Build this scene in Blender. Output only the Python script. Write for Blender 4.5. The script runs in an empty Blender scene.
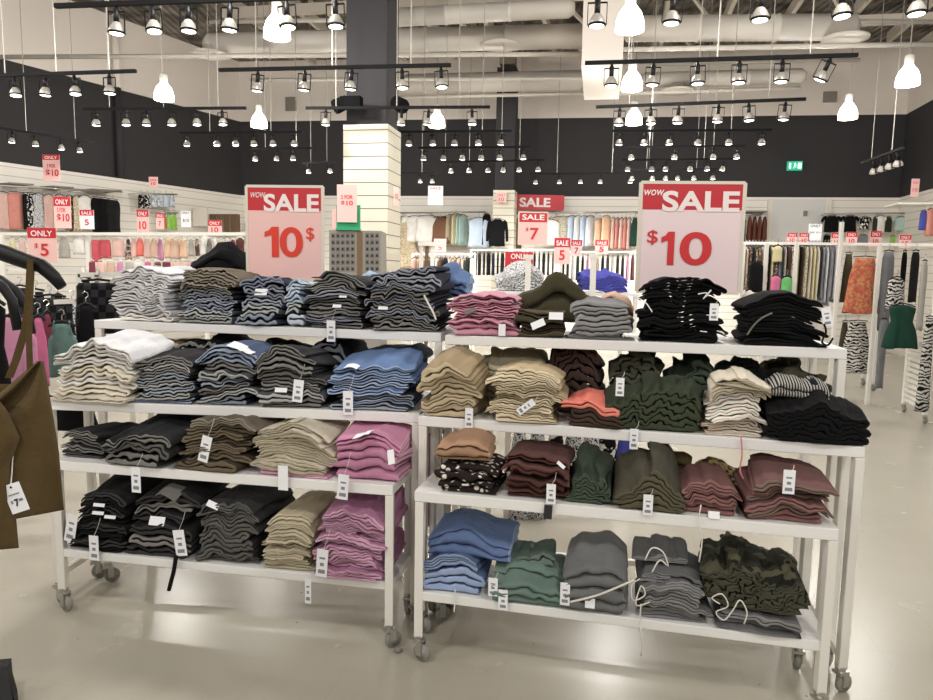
import bpy, bmesh, math, random
import numpy as np
from mathutils import Vector, Matrix
R = math.radians
sc = bpy.context.scene
COL = sc.collection
PI = math.pi

# ---------------------------------------------------------------- camera
F = 700.0; H = 1.55
pt, rl = R(6.4), R(1.0)
FWD = np.array([0, math.cos(pt), -math.sin(pt)])
_up = np.array([0, math.sin(pt), math.cos(pt)]); _rt = np.array([1.0, 0, 0])
RT = _rt*math.cos(rl)+_up*math.sin(rl); UP = -_rt*math.sin(rl)+_up*math.cos(rl)
EYE = np.array([0, 0, H])
cd = bpy.data.cameras.new('camera'); cam = bpy.data.objects.new('camera', cd); COL.objects.link(cam)
cd.sensor_width = 36; cd.lens = 36*F/933; cd.clip_end = 100; cd.clip_start = .02
cam.matrix_world = Matrix(((RT[0], UP[0], -FWD[0], 0), (RT[1], UP[1], -FWD[1], 0), (RT[2], UP[2], -FWD[2], H), (0, 0, 0, 1)))
sc.camera = cam
def ray(x, y): return FWD+RT*(x-466.5)/F-UP*(y-350)/F
def at(x, y, Y):
    "point of the place seen at photo position x, y whose depth is Y metres"
    d = ray(x, y); return EYE+d*(Y/d[1])
def atz(x, y, z):
    d = ray(x, y); return EYE+d*((z-H)/d[2])
def proj(P):
    v = np.array(P)-EYE; c = v@FWD
    return 466.5+F*(v@RT)/c, 350-F*(v@UP)/c
def mpp(Y): return Y/F          # metres per photo pixel, about

# ---------------------------------------------------------------- objects
def link(o, parent=None):
    COL.objects.link(o)
    if parent is not None: o.parent = parent
    return o
def tag(o, label, cat, group=None, kind=None):
    if len(label.split()) > 16: print('LONG', len(label.split()), label)
    o['label'] = label; o['category'] = cat
    if group: o['group'] = group
    if kind: o['kind'] = kind
    return o
def empty(name, loc, rz=0, label=None, cat=None, group=None):
    o = bpy.data.objects.new(name, None); link(o)
    o.empty_display_size = .05
    o.location = Vector([float(a) for a in loc]); o.rotation_euler = (0, 0, rz)
    if label: tag(o, label, cat, group)
    return o
def mesh(name, vs, fs, mats, mi=None, smooth=False):
    me = bpy.data.meshes.new(name)
    me.from_pydata([tuple(map(float, v)) for v in vs], [], fs)
    for m in (mats if isinstance(mats, (list, tuple)) else [mats]): me.materials.append(m)
    if mi is not None: me.polygons.foreach_set('material_index', mi)
    if smooth: me.polygons.foreach_set('use_smooth', [True]*len(me.polygons))
    me.update()
    return me
def obj(name, me, parent=None, loc=None, rz=None):
    o = bpy.data.objects.new(name, me); link(o, parent)
    if loc is not None: o.location = Vector([float(a) for a in loc])
    if rz is not None: o.rotation_euler = (0, 0, rz)
    return o
def mw(o):
    m = Matrix.Translation(o.location) @ o.rotation_euler.to_matrix().to_4x4()
    return (mw(o.parent) @ o.matrix_parent_inverse @ m) if o.parent else m
def wchild(name, me, parent):
    "child whose mesh is given in world coordinates"
    o = bpy.data.objects.new(name, me); COL.objects.link(o)
    o.parent = parent; o.matrix_parent_inverse = mw(parent).inverted()
    return o
class G:
    "collects boxes, tubes and lathes into one mesh"
    def __init__(s): s.v = []; s.f = []; s.m = []
    def add(s, vs, fs, m=0):
        b = len(s.v); s.v += [tuple(map(float, v)) for v in vs]; s.f += [tuple(b+i for i in f) for f in fs]; s.m += [m]*len(fs); return s
    def box(s, lo, hi, m=0):
        x0, y0, z0 = lo; x1, y1, z1 = hi
        return s.add([(x0,y0,z0),(x1,y0,z0),(x1,y1,z0),(x0,y1,z0),(x0,y0,z1),(x1,y0,z1),(x1,y1,z1),(x0,y1,z1)],
                     [(0,3,2,1),(4,5,6,7),(0,1,5,4),(1,2,6,5),(2,3,7,6),(3,0,4,7)], m)
    def obox(s, c, ax, ay, az, m=0):
        c = np.array(c, float); ax = np.array(ax, float); ay = np.array(ay, float); az = np.array(az, float)
        P = [c+i*ax+j*ay+k*az for k in (-1, 1) for i, j in ((-1,-1),(1,-1),(1,1),(-1,1))]
        return s.add(P, [(0,3,2,1),(4,5,6,7),(0,1,5,4),(1,2,6,5),(2,3,7,6),(3,0,4,7)], m)
    def bar(s, a, b, w, h=None, m=0, upv=(0, 0, 1)):
        "square bar from a to b"
        a = np.array(a, float); b = np.array(b, float); h = h or w
        d = b-a; L = np.linalg.norm(d); d = d/L
        u = np.array(upv, float)
        if abs(d@u) > .95: u = np.array([0, 1.0, 0])
        sx = np.cross(d, u); sx /= np.linalg.norm(sx); sz = np.cross(sx, d)
        return s.obox((a+b)/2, d*L/2, sx*w/2, sz*h/2, m)
    def tube(s, pts, r, n=8, m=0, cap=True):
        pts = [np.array(p, float) for p in pts]; k = len(pts)
        rr = r if hasattr(r, '__len__') else [r]*k
        vs = []; pu = None
        for i in range(k):
            t = pts[min(i+1, k-1)]-pts[max(i-1, 0)]; t = t/(np.linalg.norm(t)+1e-9)
            if pu is None:
                pu = np.array([0, 0, 1.0]) if abs(t[2]) < .9 else np.array([1.0, 0, 0])
            x = np.cross(t, pu); x /= np.linalg.norm(x)+1e-9; y = np.cross(x, t); pu = y
            for j in range(n):
                a = 2*PI*j/n; vs.append(pts[i]+rr[i]*(math.cos(a)*x+math.sin(a)*y))
        fs = [(i*n+j, i*n+(j+1) % n, (i+1)*n+(j+1) % n, (i+1)*n+j) for i in range(k-1) for j in range(n)]
        if cap: fs += [tuple(range(n))[::-1], tuple((k-1)*n+j for j in range(n))]
        return s.add(vs, fs, m)
    def lathe(s, c, prof, n=16, m=0, axis=None):
        "profile (r, z) turned about the vertical through c, or about axis"
        c = np.array(c, float)
        az = np.array(axis if axis is not None else (0, 0, 1.0), float); az /= np.linalg.norm(az)
        q = np.array([1.0, 0, 0]) if abs(az[0]) < .9 else np.array([0, 1.0, 0])
        ax = np.cross(q, az); ax /= np.linalg.norm(ax); ay = np.cross(az, ax)
        vs = []; k = len(prof)
        for (r, z) in prof:
            for j in range(n):
                a = 2*PI*j/n; vs.append(c+az*z+r*(math.cos(a)*ax+math.sin(a)*ay))
        fs = [(i*n+j, i*n+(j+1) % n, (i+1)*n+(j+1) % n, (i+1)*n+j) for i in range(k-1) for j in range(n)]
        fs += [tuple(range(n))[::-1], tuple((k-1)*n+j for j in range(n))]
        return s.add(vs, fs, m)
    def me(s, name, mats, smooth=False): return mesh(name, s.v, s.f, mats, s.m, smooth)
    def put(s, name, mats, parent=None, smooth=False, world=False):
        me = s.me(name, mats, smooth)
        return wchild(name, me, parent) if world and parent is not None else obj(name, me, parent)

# ---------------------------------------------------------------- materials
def lin(h):
    h = h.lstrip('#'); o = []
    for i in (0, 2, 4):
        c = int(h[i:i+2], 16)/255; o.append(c/12.92 if c <= .04045 else ((c+.055)/1.055)**2.4)
    return (*o, 1)
def newmat(name):
    m = bpy.data.materials.new(name); m.use_nodes = True
    nt = m.node_tree; return m, nt, nt.nodes['Principled BSDF'], nt.nodes, nt.links
def plain(name, hx, rough=.5, metal=0, spec=.5, bump=0, bscale=200, emit=0):
    m, nt, b, N, L = newmat(name)
    b.inputs['Base Color'].default_value = lin(hx); b.inputs['Roughness'].default_value = rough
    b.inputs['Metallic'].default_value = metal; b.inputs['Specular IOR Level'].default_value = spec
    if emit:
        b.inputs['Emission Color'].default_value = lin(hx); b.inputs['Emission Strength'].default_value = emit
    n = N.new('ShaderNodeTexNoise'); n.inputs['Scale'].default_value = bscale
    tc = N.new('ShaderNodeTexCoord'); L.new(tc.outputs['Object'], n.inputs['Vector'])
    mp = N.new('ShaderNodeMapRange'); mp.inputs['To Min'].default_value = rough*.85; mp.inputs['To Max'].default_value = min(1, rough*1.15)
    L.new(n.outputs['Fac'], mp.inputs['Value']); L.new(mp.outputs['Result'], b.inputs['Roughness'])
    if bump:
        bp = N.new('ShaderNodeBump'); bp.inputs['Strength'].default_value = bump; bp.inputs['Distance'].default_value = .002
        L.new(n.outputs['Fac'], bp.inputs['Height']); L.new(bp.outputs['Normal'], b.inputs['Normal'])
    return m
def mix(N, L, fac, a, b, mode='MIX'):
    x = N.new('ShaderNodeMix'); x.data_type = 'RGBA'; x.blend_type = mode
    for sck, v in ((x.inputs[0], fac), (x.inputs[6], a), (x.inputs[7], b)):
        if isinstance(v, bpy.types.NodeSocket): L.new(v, sck)
        else: sck.default_value = v
    return x.outputs[2]
def fabric(name, hx, pat='plain', hx2=None, hx3=None, scale=1.0, var=.12):
    m, nt, b, N, L = newmat(name)
    c = lin(hx)
    tc = N.new('ShaderNodeTexCoord'); oi = N.new('ShaderNodeObjectInfo')
    vec = N.new('ShaderNodeVectorMath'); vec.operation = 'ADD'
    mul = N.new('ShaderNodeVectorMath'); mul.operation = 'SCALE'; mul.inputs[0].default_value = (3.1, 5.3, 7.7)
    L.new(oi.outputs['Random'], mul.inputs['Scale']); L.new(tc.outputs['Object'], vec.inputs[0]); L.new(mul.outputs[0], vec.inputs[1])
    V = vec.outputs[0]
    n1 = N.new('ShaderNodeTexNoise'); n1.inputs['Scale'].default_value = 11; n1.inputs['Detail'].default_value = 4; L.new(V, n1.inputs['Vector'])
    def ramp(src, lo, hi):
        r = N.new('ShaderNodeMapRange'); r.clamp = True; r.inputs['From Min'].default_value = lo; r.inputs['From Max'].default_value = hi
        L.new(src, r.inputs['Value']); return r.outputs['Result']
    def tex(t, s, **k):
        x = N.new(t); x.inputs['Scale'].default_value = s
        for a, v in k.items(): x.inputs[a].default_value = v
        L.new(V, x.inputs['Vector']); return x
    col = None
    if pat == 'denim':
        w = tex('ShaderNodeTexNoise', 420, Detail=2)
        lighter = tuple(min(1, v*1.5+.008) for v in c[:3])+(1,)
        col = mix(N, L, ramp(w.outputs['Fac'], .42, .7), c, lighter)
        n3 = tex('ShaderNodeTexNoise', 5, Detail=3)
        col = mix(N, L, ramp(n3.outputs['Fac'], .45, .75), col, tuple(min(1, v*1.45+.006) for v in c[:3])+(1,))
    elif pat == 'dots':
        v = tex('ShaderNodeTexVoronoi', 34*scale)
        col = mix(N, L, ramp(v.outputs['Distance'], .30, .36), lin(hx2), c)
    elif pat == 'speckle':
        v = tex('ShaderNodeTexNoise', 60*scale, Detail=1)
        col = mix(N, L, ramp(v.outputs['Fac'], .53, .58), lin(hx2), c)
    elif pat == 'stripes':
        v = N.new('ShaderNodeTexWave'); v.inputs['Scale'].default_value = 12*scale; v.inputs['Distortion'].default_value = .6; L.new(V, v.inputs['Vector'])
        col = mix(N, L, ramp(v.outputs['Fac'], .45, .55), lin(hx2), c)
    elif pat == 'zebra':
        v = N.new('ShaderNodeTexWave'); v.inputs['Scale'].default_value = 9*scale; v.inputs['Distortion'].default_value = 9; v.inputs['Detail Scale'].default_value = 1.4; v.bands_direction = 'Z'
        L.new(V, v.inputs['Vector']); col = mix(N, L, ramp(v.outputs['Fac'], .5, .6), lin(hx2), c)
    elif pat == 'check':
        v = N.new('ShaderNodeTexChecker'); v.inputs['Scale'].default_value = 14*scale; L.new(V, v.inputs['Vector'])
        v.inputs['Color1'].default_value = c; v.inputs['Color2'].default_value = lin(hx2); col = v.outputs['Color']
    elif pat in ('camo', 'floral', 'leopard'):
        s = {'camo': 14, 'floral': 22, 'leopard': 40}[pat]*scale
        v = tex('ShaderNodeTexNoise', s, Detail=1.5); v2 = tex('ShaderNodeTexNoise', s*1.35, Detail=1)
        col = mix(N, L, ramp(v.outputs['Fac'], .52, .55), c, lin(hx2))
        v2v = N.new('ShaderNodeVectorMath'); v2v.inputs[1].default_value = (4, 9, 2); L.new(V, v2v.inputs[0]); L.new(v2v.outputs[0], v2.inputs['Vector'])
        col = mix(N, L, ramp(v2.outputs['Fac'], .55, .58), col, lin(hx3 or hx))
    else:
        col = mix(N, L, 0.0, c, c)
    dk = tuple(v*(1-var*1.6) for v in c[:3])+(1,)
    f = ramp(n1.outputs['Fac'], .35, .7)
    shade = mix(N, L, f, (1-var, 1-var, 1-var, 1), (1, 1, 1, 1))
    col = mix(N, L, 1.0, col, shade, 'MULTIPLY')
    hs = N.new('ShaderNodeHueSaturation'); L.new(col, hs.inputs['Color'])
    rv = N.new('ShaderNodeMapRange'); rv.inputs['To Min'].default_value = 1-var; rv.inputs['To Max'].default_value = 1+var; L.new(oi.outputs['Random'], rv.inputs['Value'])
    hs.inputs['Saturation'].default_value = .84; L.new(rv.outputs['Result'], hs.inputs['Value']); L.new(hs.outputs['Color'], b.inputs['Base Color'])
    b.inputs['Roughness'].default_value = .92; b.inputs['Specular IOR Level'].default_value = .08
    b.inputs['Sheen Weight'].default_value = .03; b.inputs['Sheen Roughness'].default_value = .6
    wv = tex('ShaderNodeTexNoise', 26, Detail=7, Roughness=.62)
    bp = N.new('ShaderNodeBump'); bp.inputs['Strength'].default_value = .6; bp.inputs['Distance'].default_value = .012
    L.new(wv.outputs['Fac'], bp.inputs['Height']); L.new(bp.outputs['Normal'], b.inputs['Normal'])
    return m

M = {}
M['white'] = plain('white_powder_coat', '#e6e3dc', .45, bump=.05, bscale=300)
M['shelf'] = plain('white_shelf_board', '#e9e8e6', .5)
M['chrome'] = plain('zinc_caster', '#b9b8b2', .3, .9)
M['rubber'] = plain('grey_caster_wheel', '#8d8c84', .5)
M['black'] = plain('black_metal', '#0d0d0e', .75, spec=.2)
M['blackpl'] = plain('black_plastic', '#0d0d0e', .5, spec=.3)
M['speaker'] = plain('matt_black_speaker', '#0e0e10', .9, spec=.1)
M['alu'] = plain('grey_lamp_reflector', '#a9a49c', .35, .35)
M['bulb'] = plain('lit_bulb_face', '#fff8ee', .5, emit=7)
M['bell'] = plain('lit_glass_bell', '#fff6ea', .4, emit=9)
M['wire'] = plain('steel_suspension_wire', '#9b978f', .4, .4)
M['redsign'] = plain('red_sign_header', '#c22430', .5)
M['pinksign'] = plain('pale_pink_sign_card', '#efc3be', .5)
M['lilacsign'] = plain('pale_lilac_sign_card', '#ecd7da', .5)
M['redtext'] = plain('red_sign_print', '#dd3a26', .5)
M['redtext2'] = plain('crimson_sign_print', '#d02a2e', .5)
M['whitetext'] = plain('white_sign_print', '#f3e6e4', .5)
M['signframe'] = plain('ivory_sign_frame', '#dcd5c6', .4)
M['tag'] = plain('white_tag_card', '#eef0f4', .55)
M['tagprint'] = plain('grey_tag_print', '#85858c', .6)
M['string'] = plain('white_string', '#e2ded4', .8)
M['pinkstring'] = plain('pink_string', '#d98f90', .8)
M['green'] = plain('green_card', '#1f9a6a', .5)
M['beige_duct'] = plain('cream_painted_duct', '#b9b3aa', .5)
M['beam'] = plain('cream_painted_steel', '#bdb4a8', .6)
M['uwall'] = plain('beige_upper_wall_paint', '#d9d0c7', .8)
M['dwall'] = plain('charcoal_wall_paint', '#2c2a2c', .8)
M['dwall2'] = plain('charcoal_column_paint', '#2c2a2d', .8)
M['conc'] = plain('bare_concrete', '#8f8578', .9, bump=.3, bscale=30)
M['door'] = plain('pale_grey_door_paint', '#cfcdca', .5)
M['wood'] = plain('brown_wood_panel', '#6b5238', .6)
M['grate'] = plain('grey_air_grille', '#857d74', .6)
M['exit'] = plain('green_exit_face', '#1f9d7c', .4, emit=.8)
M['exitw'] = plain('white_exit_print', '#e9fff4', .4, emit=.8)
M['navybox'] = plain('navy_card_box', '#26324f', .5)
M['mesh_grey'] = plain('grey_display_fabric', '#8f8a83', .7)
M['carton'] = plain('pale_card', '#ded6cb', .6)
M['patch'] = plain('grey_leather_patch', '#6d6a66', .7)

def deckmat():
    m, nt, b, N, L = newmat('painted_roof_deck')
    tc = N.new('ShaderNodeTexCoord'); n = N.new('ShaderNodeTexNoise'); n.inputs['Scale'].default_value = 2.2; n.inputs['Detail'].default_value = 8
    L.new(tc.outputs['Object'], n.inputs['Vector'])
    r = N.new('ShaderNodeMapRange'); r.inputs['From Min'].default_value = .35; r.inputs['From Max'].default_value = .65; L.new(n.outputs['Fac'], r.inputs['Value'])
    w_ = N.new('ShaderNodeTexWave'); w_.inputs['Scale'].default_value = 2.2; w_.inputs['Distortion'].default_value = .3; L.new(tc.outputs['Object'], w_.inputs['Vector'])
    bp = N.new('ShaderNodeBump'); bp.inputs['Distance'].default_value = .06; L.new(w_.outputs['Fac'], bp.inputs['Height']); L.new(bp.outputs['Normal'], b.inputs['Normal'])
    L.new(mix(N, L, r.outputs['Result'], lin('#423c37'), lin('#8f877d')), b.inputs['Base Color']); b.inputs['Roughness'].default_value = .9
    return m
M['deck'] = deckmat()
def slatmat(name, hx, pitch=.152, lineh='#6f6a60'):
    m, nt, b, N, L = newmat(name)
    tc = N.new('ShaderNodeTexCoord'); s = N.new('ShaderNodeSeparateXYZ'); L.new(tc.outputs['Object'], s.inputs[0])
    d = N.new('ShaderNodeMath'); d.operation = 'DIVIDE'; d.inputs[1].default_value = pitch; L.new(s.outputs['Z'], d.inputs[0])
    f = N.new('ShaderNodeMath'); f.operation = 'FRACT'; L.new(d.outputs[0], f.inputs[0])
    g = N.new('ShaderNodeMath'); g.operation = 'GREATER_THAN'; g.inputs[1].default_value = .92; L.new(f.outputs[0], g.inputs[0])
    L.new(mix(N, L, g.outputs[0], lin(hx), lin(lineh)), b.inputs['Base Color']); b.inputs['Roughness'].default_value = .45
    return m
M['slat'] = slatmat('white_slatwall', '#e6e1d8', .152, '#b3ada1'); M['slatcol'] = slatmat('cream_slatwall', '#dcd6c4')
YAW = R(10.5)
def floormat():
    m, nt, b, N, L = newmat('cream_vinyl_floor_tile')
    tc = N.new('ShaderNodeTexCoord'); mp = N.new('ShaderNodeMapping'); mp.inputs['Rotation'].default_value = (0, 0, YAW); L.new(tc.outputs['Object'], mp.inputs['Vector'])
    br = N.new('ShaderNodeTexBrick'); br.offset = 0; br.inputs['Scale'].default_value = 1; br.inputs['Brick Width'].default_value = .305; br.inputs['Row Height'].default_value = .305
    br.inputs['Mortar Size'].default_value = .0016; br.inputs['Mortar Smooth'].default_value = .3
    L.new(mp.outputs[0], br.inputs['Vector'])
    n = N.new('ShaderNodeTexNoise'); n.inputs['Scale'].default_value = 1.6; n.inputs['Detail'].default_value = 6; L.new(tc.outputs['Object'], n.inputs['Vector'])
    base = mix(N, L, n.outputs['Fac'], lin('#a8a395'), lin('#b3aea1'))
    sp = N.new('ShaderNodeTexVoronoi'); sp.inputs['Scale'].default_value = 7; L.new(tc.outputs['Object'], sp.inputs['Vector'])
    g = N.new('ShaderNodeMath'); g.operation = 'LESS_THAN'; g.inputs[1].default_value = .035; L.new(sp.outputs['Distance'], g.inputs[0])
    base = mix(N, L, g.outputs[0], base, lin('#6d675e'))
    L.new(mix(N, L, br.outputs['Fac'], base, lin('#aaa394')), b.inputs['Base Color'])
    n2 = N.new('ShaderNodeTexNoise'); n2.inputs['Scale'].default_value = 3; n2.inputs['Detail'].default_value = 5; L.new(tc.outputs['Object'], n2.inputs['Vector'])
    r = N.new('ShaderNodeMapRange'); r.inputs['To Min'].default_value = .22; r.inputs['To Max'].default_value = .30; L.new(n2.outputs['Fac'], r.inputs['Value'])
    L.new(r.outputs['Result'], b.inputs['Roughness']); b.inputs['Specular IOR Level'].default_value = .45
    return m
M['floor'] = floormat()

# fabrics: key -> (body, edge, words)
FB = {}
def fab(key, words, hx, edge=None, **k):
    m = fabric('fabric_'+key, hx, **k)
    FB[key] = (m, fabric('fabric_'+key+'_edge', edge) if edge else m, words)  # lighter edge tone paints in light caught by seams, plus worn hems
for a in [('lgrey', 'pale grey', '#c3c3c8', '#dcdad8', 'denim'), ('lgrey2', 'off-white', '#d3cfc8', '#e2ded6', 'denim'), ('white', 'white', '#dddde6', '#e8e4dc', 'denim'),
          ('ecru', 'ecru', '#cdc4b0', '#ddd4c0', 'denim'), ('navy', 'navy', '#1c2440', '#8d94a8', 'denim'), ('indigo', 'dark indigo', '#161b29', '#868a97', 'denim'),
          ('char', 'charcoal', '#26262a', '#7f7d79', 'denim'), ('greyw', 'washed grey', '#4d5257', '#aeb0ae', 'denim'), ('mid', 'mid-blue', '#36496b', '#93a3bd', 'denim'),
          ('blue', 'bright blue', '#48699a', '#8ba3c6', 'denim'), ('sky', 'light-wash blue', '#8ea6c2', '#c3cfd9', 'denim'), ('steel', 'steel blue', '#303c4e', '#96a1ad', 'denim'),
          ('blk', 'black', '#151517', '#3a3939', 'denim'), ('dgrey', 'dark grey', '#2c2c2d', '#605e5b', 'denim')]:
    fab(a[0], a[1], a[2], a[3], pat=a[4])
for a in [('black', 'black', '#131315', None), ('brownk', 'brownish khaki', '#6f6455', '#9a8f7c'), ('olivebr', 'olive brown', '#473c2c', '#6a5c47'), ('cream', 'cream', '#d8ceb8', '#b5a98f'),
          ('pink', 'pink', '#cc86a6', '#d992b0'), ('rose', 'rose pink', '#c77ba2', '#dca0be'), ('beige', 'beige', '#b3a688', '#c5b99b'), ('magenta', 'magenta pink', '#b07097', '#cf98b6'),
          ('bubble', 'bubblegum pink', '#d188a0', '#dba0b4'), ('olive', 'olive', '#4f4a33', '#69624a'), ('khakibr', 'brown', '#4e4330', '#6a5c45'), ('grey', 'mid-grey', '#7c7d7f', '#939393'),
          ('tan', 'tan', '#a18c66', '#c4b08a'), ('tan2', 'light tan', '#ad9871', '#d2c19d'), ('orange', 'coral orange', '#d9543a', '#e46a4e'), ('forest', 'forest green', '#2c3323', '#3c4430'),
          ('dbrown', 'dark brown', '#31221c', '#4a362d'), ('maroon', 'maroon brown', '#57302a', '#6f443c'), ('dgreen', 'dark green', '#2f3a2d', '#435040'), ('army', 'army green', '#444033', '#59543f'),
          ('mauve', 'mauve brown', '#6e4340', '#8a5b57'), ('mauve2', 'dusty mauve', '#714844', '#7d685c'), ('periw', 'periwinkle blue', '#5470a2', '#8fa6cf'), ('sage', 'sage green', '#718c80', '#8aa396'),
          ('sagedk', 'grey green', '#51655b', '#6d8077'), ('slate', 'slate grey', '#717273', '#8b8b8b'), ('peach', 'peach', '#d3ad92', '#e0c0a8'), ('royal', 'royal blue', '#2b2fae', None),
          ('camel', 'camel', '#a47b58', '#b98f6b'), ('mustard', 'mustard olive', '#6d6032', '#81743f'), ('mint', 'mint green', '#7fb09a', None), ('cap', 'off-white', '#dcd4c4', None),
          ('bronze', 'bronze olive', '#574420', '#6b5630'), ('teal', 'teal grey', '#55756f', None), ('hotpink', 'hot pink', '#d04f8b', None), ('wine', 'wine red', '#7d1f3a', None),
          ('salmon', 'salmon', '#cf7a68', None), ('blush', 'blush pink', '#dcb0a4', None), ('snow', 'white', '#e8e4de', None), ('red', 'bright red', '#cf2b41', None),
          ('lime', 'lime green', '#8fd02c', None), ('rust', 'rust brown', '#6e3320', None), ('butter', 'pale yellow', '#dccf9a', None), ('aqua', 'pale aqua', '#a7c6bd', None),
          ('icy', 'icy blue', '#bcd0e6', None), ('emerald', 'emerald green', '#143f31', None), ('hgrey', 'grey', '#7e7f82', None), ('cobalt', 'cobalt blue', '#2c35a8', None),
          ('apricot', 'apricot', '#e0b48c', None), ('stone', 'stone grey', '#b2ada2', None), ('chestnut', 'chestnut brown', '#6e4a2f', None), ('greeng', 'grass green', '#57b45c', None)]:
    fab(a[0], a[1], a[2], a[3])
fab('polka', 'white-dotted dark brown', '#2c201d', '#2c201d', pat='dots', hx2='#e6ded2')
fab('camo', 'camouflage', '#353529', '#4a4a3a', pat='camo', hx2='#5c5a45', hx3='#23241d')
fab('camo2', 'dark camouflage', '#3c382c', '#4a4a3a', pat='camo', hx2='#6b634c', hx3='#22221c', scale=.8)
fab('pale', 'pale patterned', '#d8cfc0', '#e8e0d2', pat='floral', hx2='#9fb0a8', hx3='#cfa58c')
fab('palep', 'pale peach patterned', '#d9b79c', '#e3d6c4', pat='floral', hx2='#e8ddcc', hx3='#a98d74')
fab('bwstripe', 'black and white striped', '#141416', None, pat='stripes', hx2='#a5a29b', scale=2.6)
fab('leop', 'leopard-print', '#b39a58', None, pat='leopard', hx2='#4a3b24', hx3='#c9b277')
fab('bwspeck', 'black and white speckled', '#17171a', None, pat='speckle', hx2='#d6d6d8', scale=1.6)
fab('bwfloral', 'black and white floral', '#141416', None, pat='floral', hx2='#e4e2dc', hx3='#141416')
fab('bluefloral', 'blue and white floral', '#cfd6e2', None, pat='floral', hx2='#7e90b0', hx3='#e9ebef')
fab('zebra', 'zebra-striped', '#141415', None, pat='zebra', hx2='#c9c6be', scale=.9)
fab('orangefl', 'orange floral', '#b0400c', None, pat='floral', hx2='#c05512', hx3='#b5813f')
fab('check', 'black checked', '#121214', None, pat='check', hx2='#2e2f32', scale=1.5)
fab('gstripe', 'grey striped', '#a8a8ac', None, pat='stripes', hx2='#5e606a', scale=2)
fab('dotcream', 'dotted cream', '#d6ccb2', None, pat='dots', hx2='#2a2521', scale=1.3)
fab('beigegown', 'beige patterned', '#cbb893', None, pat='leopard', hx2='#9a8763', hx3='#ddcfae')
fab('multi', 'multicolour patterned', '#4b413c', None, pat='floral', hx2='#bda99a', hx3='#7c4a48')
PEND_W, HALL_W, SP_W, FAR_W, WORLD, EXPO = 100, 130, 10, 55, .28, .06
# ---------------------------------------------------------------- carts
class Shelf:
    def __init__(s, A, B, z, depth, words):
        s.A = np.array([A[0], A[1], z], float); d = np.array([B[0]-A[0], B[1]-A[1], 0.0])
        s.L = np.linalg.norm(d); s.eu = d/s.L; s.ev = np.array([-s.eu[1], s.eu[0], 0]); s.z = z; s.depth = depth
        s.ang = math.atan2(s.eu[1], s.eu[0]); s.words = words
    def P(s, u, v, h=0): return s.A+s.eu*u+s.ev*v+np.array([0, 0, h])
    def hit(s, x, y, v):
        "where the sight line of a photo position meets the upright plane v: (u, height over the shelf)"
        d = ray(x, y); t = ((s.A-EYE)@s.ev+v)/(d@s.ev); p = EYE+d*t-s.A
        return p@s.eu, p[2]
    def u(s, x, v, h=.02):
        u = s.L/2
        for _ in range(6): u = s.hit(x, proj(s.P(u, v, h))[1], v)[0]
        return u
    def h(s, x, y, v): return s.hit(x, y, v)[1]

LEG = .034
def caster(parent, c, ang):
    g = G(); c = np.array(c, float)
    g.lathe(c+[0, 0, .088], [(.017, 0), (.017, .012), (.021, .012), (.021, .018)], 12)
    dx = np.array([math.cos(ang), math.sin(ang), 0]); dy = np.array([-dx[1], dx[0], 0])
    g.obox(c+[0, 0, .083], dx*.022, dy*.02, (0, 0, .006))
    for s_ in (-1, 1): g.obox(c+dx*.012+dy*s_*.0165+np.array([0, 0, .056]), dx*.013, dy*.002, (0, 0, .028))
    o = g.put('caster', M['chrome'], parent, world=True)
    w = G(); ctr = c+dx*.018+np.array([0, 0, .036])
    w.lathe(ctr-dy*.012, [(.02, -.001), (.02, 0), (.031, .001), (.036, .006), (.036, .018), (.031, .023), (.02, .024), (.02, .025)], 18, axis=dy)
    wo = w.me('wheel', M['rubber'], True); x = wchild('wheel', wo, o)
def cart(label, sh, extra=(), rails=True, depth=None, top_h=None, cast=True):
    "rolling display table: top shelf sh, other shelves extra"
    D = depth or sh.depth
    root = empty('display_cart', sh.P(sh.L/2, D/2, -sh.z), sh.ang, label, 'display table')
    for k, S in enumerate([sh]+list(extra)):
        th = .042 if k == 0 else .036
        g = G(); c = S.P(S.L/2, S.depth/2, -th/2)
        g.obox(c+[0, 0, .0], S.eu*(S.L/2), S.ev*(S.depth/2), (0, 0, th/2))
        o = g.put('shelf', M['shelf'], root, world=True)
        bv = o.modifiers.new('b', 'BEVEL'); bv.width = .003; bv.segments = 2
    low = .1 if cast else 0
    for (a, b) in ((0, 0), (1, 0), (0, 1), (1, 1)):
        u = LEG/2 if a == 0 else sh.L-LEG/2; v = LEG/2 if b == 0 else D-LEG/2
        g = G(); g.bar(sh.P(u, v, -sh.z+low), sh.P(u, v, -.043), LEG)
        o = g.put('leg', M['white'], root, world=True); bv = o.modifiers.new('b', 'BEVEL'); bv.width = .003; bv.segments = 2
        if cast: caster(root, sh.P(u, v, -sh.z+.0), sh.ang+(.6 if a else -.3)+b)
    if rails:
        for a in (0, 1):
            u = LEG/2 if a == 0 else sh.L-LEG/2
            g = G(); g.bar(sh.P(u, LEG, -sh.z+.14), sh.P(u, D-LEG, -sh.z+.14), .028)
            g.put('rail', M['white'], root, world=True)
        g = G(); g.bar(sh.P(LEG, D-LEG/2, -sh.z+.14), sh.P(sh.L-LEG, D-LEG/2, -sh.z+.14), .026); g.put('rail', M['white'], root, world=True)
    return root
def lerp2(A, B, t): return (A[0]+(B[0]-A[0])*t, A[1]+(B[1]-A[1])*t)
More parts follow.
